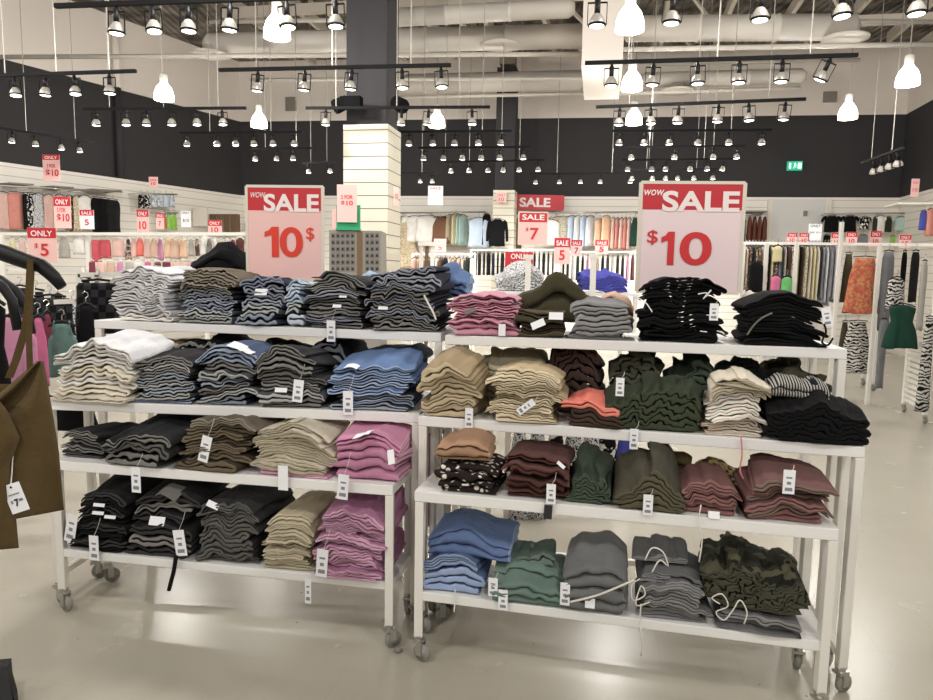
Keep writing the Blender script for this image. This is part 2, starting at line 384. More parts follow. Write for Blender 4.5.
# low front carts, middle carts, tall rear carts
LA, LB = (-1.815, 2.995), (-.285, 2.715)
def fro(A, B, back=.0): return A, B
L3 = Shelf(LA, LB, .695, .325, 'third shelf'); L4 = Shelf(L3.P(.0, .006)[:2], L3.P(L3.L, .006)[:2], .290, .313, 'bottom shelf')
L2 = Shelf((-1.868, 3.055), (-.194, 2.915), .950, .30, 'second shelf')
L1 = Shelf((-1.91, 3.575), (-.116, 3.172), 1.27, .42, 'top shelf')
L1m = Shelf(L1.P(.0, .04)[:2], L1.P(L1.L, .04)[:2], .93, .36, 'inner shelf')
R3 = Shelf((-.193, 2.640), (1.278, 2.300), .700, .345, 'third shelf'); R4 = Shelf(R3.P(0, .006)[:2], R3.P(R3.L, .006)[:2], .290, .333, 'bottom shelf')
R2 = Shelf((-.197, 2.862), (1.437, 2.458), .950, .205, 'second shelf')
R1 = Shelf((-.096, 3.078), (1.516, 2.772), 1.27, .42, 'top shelf')
R1m = Shelf(R1.P(0, .04)[:2], R1.P(R1.L, .04)[:2], .93, .36, 'inner shelf')
JR, TR = 'jeans rack', 'trouser rack'
for S in (L1, L2, L3, L4, L1m): S.rack = JR
for S in (R1, R2, R3, R4, R1m): S.rack = TR
cart('low white two-shelf rolling table at the front of the jeans rack, pink trousers on it', L3, [L4], rails=False)
cart('middle white rolling table of the jeans rack, light jeans to bright blue jeans on it', L2)
cart('tall white rolling table at the back of the jeans rack under the 10$ sign', L1, [L1m])
cart('low white two-shelf rolling table at the front of the trouser rack, camouflage on it', R3, [R4], rails=False)
cart('middle white rolling table of the trouser rack, tan trousers to black heap on it', R2)
cart('tall white rolling table at the back of the trouser rack under the $10 sign', R1, [R1m])

# ---------------------------------------------------------------- cloth
class Noise:
    def __init__(s, seed, n=7):
        r = np.random.RandomState(seed); s.k = r.normal(size=(n, 3)); s.k /= np.linalg.norm(s.k, axis=1)[:, None]
        s.k *= r.uniform(.6, 1.9, (n, 1)); s.p = r.uniform(0, 2*PI, n); s.a = 1/np.linalg.norm(s.k, axis=1); s.a /= s.a.sum()*.62
    def __call__(s, x, y, z=0.0):
        x, y, z = np.broadcast_arrays(x, y, z); o = np.zeros(x.shape)
        for k, p, a in zip(s.k, s.p, s.a): o += a*np.sin(k[0]*x+k[1]*y+k[2]*z+p)
        return o
def swirl(seed, K, step, nstep, u, v, z, vz=3.0):
    "push cloth along smooth eddies in the upright plane: loops and rolls that never cross"
    N = Noise(seed, 9)
    for _ in range(nstep):
        x, y, w_ = u*K, z*K, v*vz
        du = np.zeros_like(u); dz = np.zeros_like(u)
        for k, p, a in zip(N.k, N.p, N.a):
            c = np.cos(k[0]*x+k[1]*y+k[2]*w_+p)*a; du += c*k[1]; dz -= c*k[0]
        g_ = np.clip(z/.03, 0, 1)
        u = u+step*du*np.clip(z/.012, 0, 1); z = z+step*dz*g_
    return u, z
ORD = ['topmost', 'second', 'third', 'fourth', 'fifth', 'sixth', 'seventh', 'eighth', 'ninth', 'tenth', 'eleventh', 'twelfth', 'thirteenth', 'fourteenth']
def ordinal(k): return ORD[k] if k < len(ORD) else 'lowest'
class Stack: pass
def stack(S, x0, x1, ytop, n, keys, kind, phrase, d=.33, v0=.015, mound=.12, tilt=0.0, L=3, axis='u', wave=.62, zb=0.0, seed=0, yaw=0.0, fx=9, lean=0.0, sw=1.0, crease=.004, droop=.0, name=None, label=None, cat=None, v_res=None):
    """a pile of n folded garments standing on shelf S, its front spanning photo columns x0..x1, its top at photo row ytop"""
    st = Stack(); rng = random.Random(hash((round(x0), round(ytop), seed)) & 0xffff); rs = rng.randint(0, 99999)
    ua, ub = S.u(x0, v0, zb+.03), S.u(x1, v0, zb+.03); w = ub-ua; uc = (ua+ub)/2
    hgt = S.h((x0+x1)/2, ytop, v0+.08)-zb
    tu = hgt/n/(1+tilt*.3); N1 = Noise(rs); N2 = Noise(rs+1); N3 = Noise(rs+2)
    base = S.P(uc, v0, zb+.002); st.S = S; st.uc = uc; st.v0 = v0; st.w = w; st.d = d; st.n = n; st.tu = tu; st.g = []; st.base = base; st.zb = zb
    def Z(u, v, t):
        P = 1-mound*np.abs(2*u/w)**2.4+tilt*(v/d)
        fr = np.exp(-np.maximum(v, 0)/.14)*.55+.45
        tp = t+.11*np.sin(2*PI*t)*N3(u*17, v*9, np.floor(t)*2.3)*np.minimum(1, t)
        tp = tp+np.minimum(t, 1.0)*.32*N2(u*fx*2.9, v*11, t*.55)*np.minimum(1, (n-t)+.6)
        P = P*(1+.10*N3(u*6, v*5, 9))
        P = P*(1-droop*np.exp(-(np.maximum(v, 0)/.07)**2)-droop*.7*np.exp(-(np.maximum(d-v, 0)/.06)**2))
        cr = crease*np.minimum(t/n*1.5, 1)*(.6-1.5*np.abs(N4(u*20+v*8, v*13-u*4, 1))+.5*N3(u*38, v*24, 4))
        return np.maximum(0, cr*(t > .3))+tu*(np.maximum(tp, .01)*P+np.minimum(t, 1.0)*wave*fr*1.5*(.62*N1(u*fx*2.4, v*6, t*.75)+.32*N2(u*fx*6, v*14, t*.6)))
    N4 = Noise(rs+3)
    swk = sw*(1.0 if kind in ('jeans', 'trousers') else .7)
    def warp(u, v, z):
        dec = np.exp(-np.maximum(v, 0)/.22)*.7+.3
        u1, z1 = swirl(rs+5, 62, .0030*swk, 5, u, v, z); u2, z2 = swirl(rs+6, 135, .0013*swk, 5, u1, v, z1, 6.0)
        return u+(u2-u)*dec, z+(z2-z)*dec
    def Zw(u, v, t):
        u = np.atleast_1d(np.asarray(u, float)); v = np.full_like(u, v); z = Z(u, v, np.full_like(u, t)); return float(warp(u, v, z)[1][0])
    st.Z = Zw
    for i in range(n):
        key = keys[min(i, len(keys)-1)] if isinstance(keys, (list, tuple)) else keys
        mb, me_, words = FB[key]
        ax = axis if axis in 'uv' else rng.choice('uuv')
        Lg = max(2, (L if n < 8 else 2)+rng.choice((-1, 0, 0, 1) if kind != 'jeans' else (-1, 0, 0)))
        thk = 1.0/Lg*tu*.97; th = thk*(.58 if kind == 'jeans' else .76)
        wid = (w if ax == 'u' else d)*rng.uniform(.86, 1.05); dep = (d if ax == 'u' else w)*rng.uniform(.94, 1.02)
        half = wid/2; nl = (34 if w < .3 else 44) if ax == 'u' else 14
        # centre line of the folded sheet
        line = []; sgn = rng.choice((-1, 1))
        for j in range(Lg):
            tau = (i+.015)*tu+(j+.5)*thk
            a0, a1 = -half*rng.uniform(.86, 1)+th*.5, half*rng.uniform(.86, 1)-th*.5
            if j in (0, Lg-1) and rng.random() < .6 and Lg > 2: a1 = half*rng.uniform(-.1, .9)
            xs = np.linspace(a0, a1, nl)
            seg = [(sgn*x, tau) for x in xs]
            if j % 2: seg = [(-sgn*x, tau) for x in xs]
            if j:
                e0 = line[-1]; e1 = seg[0]; r = thk/2; dirn = 1 if e0[0] > 0 else -1
                ex = max(abs(e0[0]), abs(e1[0]))
                for q in (1, 2, 3):
                    a = -PI/2+PI*q/4
                    line.append((dirn*(ex+math.cos(a)*r*.8), (e0[1]+e1[1])/2+math.sin(a)*r))
            line += seg
        A = np.array(line); T = np.gradient(A, axis=0); T /= np.linalg.norm(T, axis=1)[:, None]+1e-9
        Nn = np.stack([-T[:, 1], T[:, 0]], 1)
        tw = np.ones(len(A)); tw[0] = tw[-1] = .35
        if ax == 'u': bs = np.array([0, .006, .03, .08, .16, .27, .4, .55, .72, .88, .97, 1.0]); 
        else: bs = np.array([0, .012, .05, .13, .22, .31, .4, .5, .6, .69, .78, .87, .95, .988, 1.0])
        thf = np.ones(len(bs)); thf[0] = .5; thf[-1] = .5
        du = rng.uniform(-.017, .017)*min(1, w/.2); dv = rng.uniform(-.018, .022); rot = rng.uniform(-.09, .09)
        vs = []; M2 = len(A)
        for b, tf in zip(bs, thf):
            for sd in (1, -1):
                off = A+Nn*(th/2*tf*tw)[:, None]*sd
                a, tau = off[:, 0], off[:, 1]; t = tau/tu
                if ax == 'u':
                    u = a*(1-.04*max(0, b-.8)*5)+du; v = b*dep+dv+(N3(a*19, t*2.3, i)*.017-.004)*(1-b)
                else:
                    v = (a+half)*(d/wid)+dv; u = (b-.5)*dep+du+N3(a*16, t*1.9, i)*.007*(2*b-1); v = v+N2(u*14, t*1.1)*.010
                u, v = u-rot*(v-d/2), v+rot*u
                u = u+lean*t*tu
                z = Z(u-lean*t*tu, v, np.clip(t, 0.02, n)); u, z = warp(u, v, z); z = np.maximum(z, .0006)
                vs.append(np.stack([u, v, z], 1))
        V = np.concatenate(vs); fs = []; mi = []
        for k in range(len(bs)-1):
            p0, m0, p1, m1 = (2*k)*M2, (2*k+1)*M2, (2*k+2)*M2, (2*k+3)*M2
            ed = 1 if (k == 0 and ax == 'u') or (ax == 'v' and k in (0, len(bs)-2)) else 0
            for q in range(M2-1):
                fs.append((p0+q, p0+q+1, p1+q+1, p1+q)); fs.append((m0+q+1, m0+q, m1+q, m1+q+1)); mi += [ed, ed]
            fs.append((p0, p1, m1, m0)); fs.append((p0+M2-1, m0+M2-1, m1+M2-1, p1+M2-1)); mi += [0, 0]
        for k, fl in ((0, 0), (len(bs)-1, 1)):
            p0, m0 = 2*k*M2, (2*k+1)*M2
            for q in range(M2-1):
                f = (p0+q, m0+q, m0+q+1, p0+q+1); fs.append(f if not fl else f[::-1]); mi.append(1)
        nm_ = name or 'folded_'+kind
        me = mesh(nm_, V, fs, [mb, me_], mi, True)
        o = obj(nm_, me, None, base, S.ang+yaw)
        k = n-1-i
        how = (ordinal(k)+' from top') if k else 'on top'
        if n == 1: lab = f'folded {words} {kind.replace("_", " ")}, {phrase}'
        else: lab = f'{words} {kind.replace("_", " ")} {how} of {phrase}'
        if label: tag(o, label, cat); st.g.append(o); continue
        tag(o, lab, {'jeans': 'jeans'}.get(kind, kind.replace('_', ' ')), f'folded garments in {phrase}')
        st.g.append(o)
    return st
def heap(S, x0, x1, ytop, key, name, label, cat, d=.3, v0=.02, zb=0.0, seed=1, res=1.0, fold=.5, tilt=.15, flat=2.6, rz=0.0, group=None, L=None, axis=None):
    "one crumpled or loosely folded garment lying on shelf S"
    xm = (x0+x1)/2
    if S in (L1m, R1m):
        while S.h(xm, ytop, v0+.08) > .262: ytop += 1
    hh = S.h(xm, ytop, v0+.08)-zb
    L = L or max(2, min(7, int(hh/.022)+(1 if fold > .8 else 0)))
    return stack(S, x0, x1, ytop, 1, key, cat if cat in ('jeans', 'trousers') else 'sweatpants', '', d=d, v0=v0, zb=zb, mound=.12 if S in (L1m, R1m) else .34, tilt=-.06 if S in (L1m, R1m) else tilt, L=L, axis=axis or ('v' if fold < .55 else 'u'), wave=.12,
                 seed=seed, sw=1.2+fold*1.3, crease=.006+.006*fold, droop=.1 if S in (L1m, R1m) else .22, name=name, label=label, cat=cat)
def garment_at(st, h):
    return st.g[max(0, min(st.n-1, int((h-st.zb)/st.tu)))]
def tagcard(st, x, y, w=9, hh=22, tilt=0, v=-.012, string=1.0, print_=True, sx=0):
    "price tag hanging on a string at photo position x, y"
    S = st.S; u, h = S.hit(x, y, v); m = np.linalg.norm(S.P(u, v, h)-EYE)/F
    W, Hh = w*m/2, hh*m/2; a = R(tilt)
    ex = S.eu*math.cos(a)+np.array([0, 0, 1])*math.sin(a); ez = -S.eu*math.sin(a)+np.array([0, 0, 1])*math.cos(a)
    c = S.P(u, v, h); n = -S.ev
    g = G(); g.obox(c, ex*W, S.ev*.0006, ez*Hh, 0)
    if print_:
        for (py, ph, pw) in ((.35, .07, .5), (-.1, .12, .35), (-.62, .14, .62)):
            g.obox(c+n*.0009+ez*Hh*py, ex*W*pw, S.ev*.0002, ez*Hh*ph, 1)
    top = c+ez*Hh*.85
    hs = h+Hh*2*(1+string)
    ow = garment_at(st, hs if S is st.S else 0)
    o = g.put('price_tag', [M['tag'], M['tagprint']], ow, world=True); o['label'] = 'white price tag'
    if string:
        e = top+np.array([0, 0, Hh*1.5*string])+S.ev*.02+S.eu*(Hh*.4+sx)
        g = G()
        for q in (-.004, .004): 
            pass
        g.tube([top-S.ev*.002, (top+e)/2+S.eu*.005-S.ev*.004, e], .0009, 5)
        g.put('string', M['string'], o, world=True)
    return o
def toplabel(st, x, y, w, hh, v=None, flat=True):
    "white sticker lying on the top garment"
    S = st.S; best = None
    for vv in np.linspace(st.v0, st.v0+st.d*.9, 40):
        u, h = S.hit(x, y, vv)
        zz = st.Z(np.array(u-st.uc), np.array(vv-st.v0), np.array(float(st.n)))+st.zb
        e = abs(h-zz)
        if best is None or e < best[0]: best = (e, u, vv)
    _, u, vv = best
    m = np.linalg.norm(S.P(u, vv, st.tu*st.n)-EYE)/F; W = w*m/2; D = hh*m*1.3
    pts = []; nx, ny = 5, 5
    for j in range(ny):
        for i in range(nx):
            uu = u+W*(2*i/(nx-1)-1); vj = vv+D*(2*j/(ny-1)-1)
            z = st.Z(np.array(uu-st.uc), np.array(vj-st.v0), np.array(float(st.n)))
            pts.append(S.P(uu, vj, st.zb+float(z)+.006))
    k = len(pts); pts += [p-np.array([0, 0, .0015]) for p in pts]
    fs = []
    for j in range(ny-1):
        for i in range(nx-1):
            a = j*nx+i; fs += [(a, a+1, a+nx+1, a+nx), (k+a+nx, k+a+nx+1, k+a+1, k+a)]
    per = [i for i in range(nx)]+[j*nx+nx-1 for j in range(1, ny)]+[(ny-1)*nx+i for i in range(nx-2, -1, -1)]+[j*nx for j in range(ny-2, 0, -1)]
    fs += [(per[i], k+per[i], k+per[(i+1) % len(per)], per[(i+1) % len(per)]) for i in range(len(per))]
    o = wchild('size_sticker', mesh('size_sticker', pts, fs, M['tag']), st.g[-1]); o['label'] = 'white size sticker'
    return o
def frontlabel(st, x, y, w, hh, mat='tag', name='care_label', v=None, tilt=0):
    S = st.S; v = st.v0-.014 if v is None else v; u, h = S.hit(x, y, v); m = np.linalg.norm(S.P(u, v, h)-EYE)/F; a = R(tilt)
    ex = S.eu*math.cos(a)+np.array([0, 0, 1])*math.sin(a); ez = -S.eu*math.sin(a)+np.array([0, 0, 1])*math.cos(a)
    g = G(); g.obox(S.P(u, v, h), ex*w*m/2, S.ev*.0008, (ez-S.ev*-.5)*hh*m/2)
    return g.put(name, M[mat], garment_at(st, h), world=True)
def cord(st, pts, v=-.012, r=.0026, mat='string', name='drawstring'):
    "a cord through photo positions, hanging in the upright plane v"
    S = st.S; P = []
    for i, p in enumerate(pts):
        vv = v+(p[2] if len(p) > 2 else .004*math.sin(i*2.1)); u, h = S.hit(p[0], p[1], vv); P.append(S.P(u, vv, h))
    # smooth
    Q = []
    for i in range(len(P)-1):
        p0, p1, p2, p3 = P[max(0, i-1)], P[i], P[i+1], P[min(len(P)-1, i+2)]
        for t in (0, .25, .5, .75):
            Q.append(.5*((2*p1)+(p2-p0)*t+(2*p0-5*p1+4*p2-p3)*t*t+(3*p1-p0-3*p2+p3)*t**3))
    Q.append(P[-1])
    g = G(); g.tube(Q, r, 6)
    return g.put(name, M[mat], st.g[-1], True, world=True)

# ---- jeans rack, top shelf
J, T = 'jeans', 'trousers'
s = stack(L1, 110, 176, 268, 9, ['lgrey2']+['lgrey']*8, J, 'the pale stack on the jeans rack', tilt=.1, mound=.18, L=2)
s = stack(L1, 178, 238, 272, 9, ['greyw', 'greyw', 'navy', 'steel', 'indigo', 'char', 'brownk', 'brownk', 'brownk'], J, 'the mixed stack beside the pale jeans')
s = stack(L1, 241, 284, 277, 6, ['steel', 'greyw', 'steel', 'indigo', 'navy', 'navy'], J, 'the navy stack with two stickers', L=2); sA = s
toplabel(s, 270, 279, 17, 6); frontlabel(s, 261, 292, 13, 6)
s = stack(L1, 286, 303, 284, 5, ['sky', 'greyw', 'sky', 'sky', 'sky'], J, 'the narrow light-wash stack', L=2)
s = stack(L1, 305, 364, 272, 9, ['char', 'indigo', 'char', 'char', 'dgrey', 'indigo', 'char', 'char', 'char'], J, 'the charcoal stack under the 10$ sign', L=3); 
tagcard(s, 331, 331, 9, 21); frontlabel(s, 343, 296, 8, 3); frontlabel(s, 337, 306, 9, 3)
s = stack(L1, 366, 440, 270, 9, ['char', 'char', 'indigo', 'char', 'indigo', 'char', 'indigo', 'indigo', 'indigo'], J, 'the dark stack on the top shelf end', L=3, tilt=.1)
toplabel(s, 413, 279, 10, 5); cord(s, [(424, 295), (428, 303), (433, 312), (436, 320)], v=-.02, r=.005, name='long_label'); frontlabel(s, 385, 284, 10, 3); frontlabel(s, 383, 308, 10, 3)
heap(L1, 186, 250, 246, 'black', 'crumpled_shirt', 'black crumpled top with white labels behind the mixed jeans stack', 'shirt', d=.16, v0=.355, fold=.5, seed=4, zb=.15)
heap(L1, 352, 386, 262, 'sky', 'crumpled_jeans', 'light blue crumpled jeans lying behind the charcoal stack by the 10$ sign', 'jeans', d=.12, v0=.37, zb=.1, seed=5)
heap(L1, 425, 470, 264, 'blue', 'crumpled_jeans', 'bright blue jeans lying behind the dark stack at the shelf end', 'jeans', d=.15, v0=.36, zb=.14, seed=6, fold=.25)
# ---- jeans rack, second shelf
s = stack(L2, 47, 131, 344, 7, ['ecru', 'ecru', 'lgrey2', 'ecru', 'lgrey2', 'white', 'white'], J, 'the white stack on the second shelf', mound=.2, tilt=.1, L=2, lean=.25, wave=.6, v0=-.02)
s = stack(L2, 134, 194, 350, 8, ['mid', 'greyw', 'steel', 'greyw', 'steel', 'char', 'greyw', 'char'], J, 'the grey-blue stack beside the white jeans')
s = stack(L2, 196, 255, 350, 8, ['steel', 'greyw', 'char', 'steel', 'greyw', 'char', 'mid', 'mid'], J, 'the mid-blue stack with two stickers')
toplabel(s, 245, 355, 16, 5); toplabel(s, 238, 368, 14, 7)
s = stack(L2, 257, 325, 346, 6, ['char', 'greyw', 'char', 'dgrey', 'char', 'char'], J, 'the charcoal stack beside the bright blue', L=3, wave=.7, mound=.25)
tagcard(s, 298, 391, 10, 22, -6); toplabel(s, 263, 358, 10, 7); frontlabel(s, 281, 390, 12, 4)
s = stack(L2, 329, 418, 360, 8, ['steel', 'mid', 'steel', 'blue', 'mid', 'blue', 'blue', 'blue'], J, 'the bright blue stack', L=3, tilt=.15, wave=.5)
tagcard(s, 348, 403, 10, 24); toplabel(s, 352, 377, 13, 6); sB = s
# dark things on the inner shelf behind
heap(L1m, 108, 176, 326, 'tan', 'folded_trousers', 'khaki folded trousers on the inner shelf behind the white jeans', 'trousers', d=.3, v0=.03, seed=3, fold=.7)
heap(L1m, 178, 236, 322, 'char', 'folded_jeans', 'charcoal jeans on the inner shelf behind the stickered mid-blue stack', 'jeans', d=.3, v0=.03, seed=8, fold=.8)
heap(L1m, 238, 296, 322, 'blk', 'folded_jeans', 'black jeans on the inner shelf behind the charcoal jeans', 'jeans', d=.3, v0=.03, seed=9, fold=.8)
heap(L1m, 298, 354, 322, 'indigo', 'folded_jeans', 'dark indigo jeans on the inner shelf between black and steel ones', 'jeans', d=.3, v0=.03, seed=10, fold=.8)
stack(L1m, 357, 415, 345, 5, ['indigo', 'char', 'steel', 'char', 'steel'], J, 'the dark stack behind the bright blue', d=.25, v0=.1)
# ---- jeans rack, third shelf
s = stack(L3, 54, 96, 430, 4, ['dgrey', 'char', 'dgrey', 'char'], J, 'the low frayed third-shelf stack', d=.3, mound=.2, lean=.3, wave=.7, v0=.05)
s = stack(L3, 98, 168, 430, 3, ['char', 'dgrey', 'char'], J, 'the charcoal stack beside the olive brown', d=.36, L=2, v0=-.03, mound=.1, tilt=.5, lean=.25)
tagcard(s, 136, 480, 9, 23, v=-.05, string=.8)
s = stack(L3, 172, 246, 413, 7, ['olivebr']*6+['brownk'], T, 'the olive brown stack on the third shelf', d=.33, mound=.2, L=2, wave=.6, lean=.2)
tagcard(s, 205, 449, 10, 25, -14)
s = stack(L3, 249, 331, 418, 8, ['rose']+['cream']*7, T, 'the cream stack on the third shelf', d=.33, mound=.3, L=2, wave=.6)
tagcard(s, 283, 478, 10, 24, v=-.02, string=.2, print_=False)
s = stack(L3, 334, 398, 434, 5, ['rose']*5, T, 'the rose pink stack with a sticker', d=.3, L=2, axis='v', tilt=.15)
tagcard(s, 343, 487, 11, 25, -4, v=-.02, string=1.2); toplabel(s, 363, 450, 17, 6); frontlabel(s, 391, 457, 7, 13, tilt=15)
heap(L3, 352, 398, 421, 'char', 'crumpled_shirt', 'charcoal crumpled top behind the rose pink stack', 'shirt', d=.09, v0=.315, zb=.05, seed=12)
# ---- jeans rack, bottom shelf
s = stack(L4, 68, 122, 484, 8, ['black', 'blk']*4, J, 'the black stack at the bottom corner', d=.33, tilt=.25, mound=.15, lean=.2)
tagcard(s, 71, 528, 10, 25, -12); tagcard(s, 94, 548, 9, 22, v=-.02)
for (x, y) in ((99, 505), (98, 513), (110, 517), (92, 543)): frontlabel(s, x, y, 11, 2.5)
s = stack(L4, 124, 192, 489, 6, ['blk', 'char', 'blk', 'blk', 'char', 'blk'], J, 'the black stack with a grey patch', d=.35, tilt=.25, L=2, lean=.2)
tagcard(s, 180, 543, 11, 24, 8, v=-.02); frontlabel(s, 157, 521, 15, 7)
o = toplabel(s, 172, 496, 19, 8); o.name = 'leather_patch'; o.data.materials[0] = M['patch']; o['label'] = 'grey leather patch'
cord(s, [(176, 556), (174, 570), (171, 582), (169, 590)], v=-.028, r=.009, mat='black', name='belt')
s = stack(L4, 195, 256, 494, 8, ['dgrey']*8, T, 'the dark grey bottom-shelf stack', d=.34, L=3, wave=.8, mound=.2, lean=.1); frontlabel(s, 213, 505, 12, 5, tilt=-20)
s = stack(L4, 259, 309, 507, 9, ['beige']*9, T, 'the beige bottom-shelf stack', d=.34, mound=.15, L=2, lean=.15)
s = stack(L4, 312, 384, 504, 12, ['magenta']*12, T, 'the tall magenta stack', d=.36, mound=.12, L=2, tilt=.1, wave=.6, lean=.05, v0=-.005)
tagcard(s, 322, 563, 11, 27, -4, v=-.03); tagcard(s, 308, 591, 6, 24, v=-.035, string=.6)
# ---- trouser rack, top shelf
s = stack(R1, 450, 516, 291, 8, ['bubble']*8, T, 'the pink stack on the trouser rack', d=.3, L=2, axis='v', wave=.4, mound=.15); tagcard(s, 502, 330, 7, 12, string=0, print_=False); frontlabel(s, 470, 311, 12, 4, 'patch', 'zip_pull', tilt=25)
s = stack(R1, 519, 566, 308, 4, ['khakibr', 'khakibr', 'olive', 'khakibr'], T, 'the brown stack beside the bubblegum pink', d=.24, L=2, axis='v', tilt=.05); frontlabel(s, 556, 316, 14, 7); frontlabel(s, 538, 324, 14, 7, tilt=25)
heap(R1, 510, 596, 272, 'olive', 'draped_jacket', 'olive garment spread over the back of the trouser rack top shelf', 'jacket', d=.14, v0=.285, fold=.6, seed=22, tilt=0, zb=.03, axis='v', L=3)
s = stack(R1, 569, 632, 300, 4, ['grey']*4, 'sweatpants', 'the mid-grey stack by the black', d=.24, L=2, wave=.7, mound=.2)
heap(R1, 598, 634, 288, 'peach', 'crumpled_shirt', 'peach crumpled top behind the grey sweatpants on the top shelf', 'shirt', d=.12, v0=.29, zb=.05, seed=25)
s = stack(R1, 637, 727, 277, 7, ['black']*7, 'sweatpants', 'the black stack under the $10 sign', d=.25, mound=.25, L=2, wave=.5)
tagcard(s, 714, 312, 8, 16, string=.5); cord(s, [(636, 297), (645, 302), (651, 310), (652, 312)], v=-.02, mat='tag'); cord(s, [(698, 294), (707, 293), (703, 299), (711, 290), (706, 297)], v=-.015, mat='tag')
cord(s, [(700, 331), (707, 332)], v=-.012, mat='tag'); cord(s, [(717, 331), (722, 332), (724, 334)], v=-.012, mat='tag')
s = stack(R1, 742, 826, 293, 8, ['black']*8, 'leggings', 'the black stack beyond the $10 sign', d=.3, mound=.3, L=2, wave=.4)
tagcard(s, 827, 317, 8, 17, 10, v=-.015, string=.5); cord(s, [(747, 335), (754, 325), (762, 318), (772, 313)], v=-.012, mat='patch', r=.004); cord(s, [(824, 324), (826, 332), (822, 342), (828, 345), (833, 338)], v=-.02, mat='black', r=.004)
heap(R1, 742, 765, 282, 'cap', 'knit_cap', 'off-white knit cap behind the black leggings', 'cap', d=.08, v0=.335, zb=.04, seed=31)
heap(R1, 765, 782, 290, 'mint', 'crumpled_shirt', 'mint green crumpled top behind the black leggings', 'shirt', d=.08, v0=.33, zb=.04, seed=32)
# ---- trouser rack, second shelf
s = stack(R2, 420, 478, 355, 5, ['tan']*5, 'sweatpants', 'the thick tan stack', d=.26, L=2, wave=.5, mound=.12, tilt=.2); tagcard(s, 469, 418, 8, 20, string=.5)
s = stack(R2, 488, 560, 363, 10, ['tan2']*10, T, 'the light tan stack', d=.26, L=2, wave=.7, mound=.2); tagcard(s, 526, 407, 7, 20, -52, v=-.018, string=.4)
s = stack(R2, 564, 624, 396, 3, ['dbrown', 'dbrown', 'orange'], 'shorts', 'the coral-topped brown stack', d=.22, L=2, wave=.8, mound=.2); tagcard(s, 620, 387, 8, 18, string=.5)
s = heap(R2, 606, 700, 366, 'forest', 'draped_trousers', 'forest green trousers slumped over the middle of the second shelf', 'trousers', d=.24, v0=.01, seed=41, fold=.9, tilt=.25, flat=3)
s = stack(R2, 704, 766, 378, 10, ['palep', 'palep', 'palep']+['pale']*4+['cream']*3, T, 'the pale patterned stack', d=.24, L=2, wave=.8, mound=.2)
cord(s, [(741, 436), (742, 455), (740, 470), (744, 480), (748, 488)], v=-.018, mat='pinkstring', r=.003); sPP = s; tagcard(s, 634, 439, 8, 20, string=.6, print_=True)
s = heap(R2, 769, 866, 394, 'black', 'crumpled_sweatpants', 'black sweatpants heaped at the second shelf end', 'sweatpants', d=.25, v0=.0, seed=43, fold=.8, flat=3.2, tilt=.1)
st_bl = s
heap(R2, 776, 834, 378, 'bwstripe', 'folded_trousers', 'black and white striped trousers lying on the black heap', 'trousers', d=.15, v0=.04, zb=.15, seed=44, fold=.5, tilt=.35)
heap(R1m, 466, 540, 340, 'beige', 'folded_sweatpants', 'beige sweatpants on the inner shelf behind the tan stacks', 'sweatpants', d=.3, v0=.03, seed=51, fold=.7)
heap(R1m, 541, 607, 330, 'dbrown', 'folded_trousers', 'dark brown trousers on the inner shelf behind the coral garment', 'trousers', d=.3, v0=.03, seed=52, fold=.9)
heap(R1m, 607, 665, 330, 'camo2', 'folded_trousers', 'camouflage trousers on the inner shelf behind the forest green ones', 'trousers', d=.3, v0=.03, seed=56, fold=.9)
heap(R1m, 666, 716, 332, 'dgreen', 'folded_trousers', 'dark green trousers on the inner shelf behind the pale patterned stack', 'trousers', d=.3, v0=.03, seed=53, fold=.9)
heap(R1m, 718, 768, 334, 'black', 'folded_leggings', 'black leggings on the inner shelf beside the dark camouflage trousers', 'leggings', d=.3, v0=.03, seed=54, fold=.9)
heap(R1m, 770, 830, 348, 'camo2', 'folded_trousers', 'dark camouflage trousers on the inner shelf behind the striped trousers', 'trousers', d=.3, v0=.03, seed=55, fold=.9)
# ---- trouser rack, third shelf
s = stack(R3, 437, 492, 460, 4, ['polka']*4, T, 'the dotted stack under camel shorts', d=.27, L=2, axis='v')
heap(R3, 434, 492, 436, 'camel', 'crumpled_shorts', 'camel crumpled shorts lying on the white-dotted stack', 'shorts', d=.2, v0=.015, zb=s.tu*4*1.02+.004, seed=61, fold=.5)
s = stack(R3, 503, 568, 452, 7, ['maroon']*7, T, 'the maroon stack on the third shelf', d=.3, L=2, axis='v', wave=.6, mound=.2); tagcard(s, 551, 494, 9, 20, string=.8); frontlabel(s, 548, 512, 8, 12, 'blackpl', 'dark_tag', v=-.02); frontlabel(s, 561, 465, 9, 3, tilt=-40)
heap(R3, 571, 612, 452, 'dgreen', 'crumpled_trousers', 'dark green crumpled trousers beside the maroon stack', 'trousers', d=.3, v0=.02, seed=62, fold=.7, res=1.1)
s = heap(R3, 612, 678, 449, 'army', 'crumpled_jacket', 'army green crumpled garment beside the dark green trousers', 'jacket', d=.32, v0=.01, seed=63, fold=.6); tagcard(s, 648, 505, 9, 20, string=.4)
s = stack(R3, 681, 741, 474, 4, ['mauve']*4, T, 'the low mauve stack', d=.27, L=2, mound=.2, wave=.5, sw=1.3); frontlabel(s, 714, 515, 10, 6); cord(s, [(701, 505), (699, 520), (702, 540), (699, 562)], v=-.02, r=.0026)
s = stack(R3, 745, 836, 466, 6, ['mauve', 'mauve2']*3, T, 'the third-shelf end stack', d=.3, L=2, mound=.25, wave=.8); tagcard(s, 789, 482, 10, 22, v=-.022, string=.3)
heap(R3, 650, 695, 448, 'mustard', 'crumpled_shirt', 'mustard olive crumpled top behind the mauve stack', 'shirt', d=.075, v0=.325, seed=64)
heap(R3, 697, 745, 458, 'leop', 'crumpled_shirt', 'leopard-print crumpled top behind the mauve stack', 'shirt', d=.09, v0=.31, seed=65)
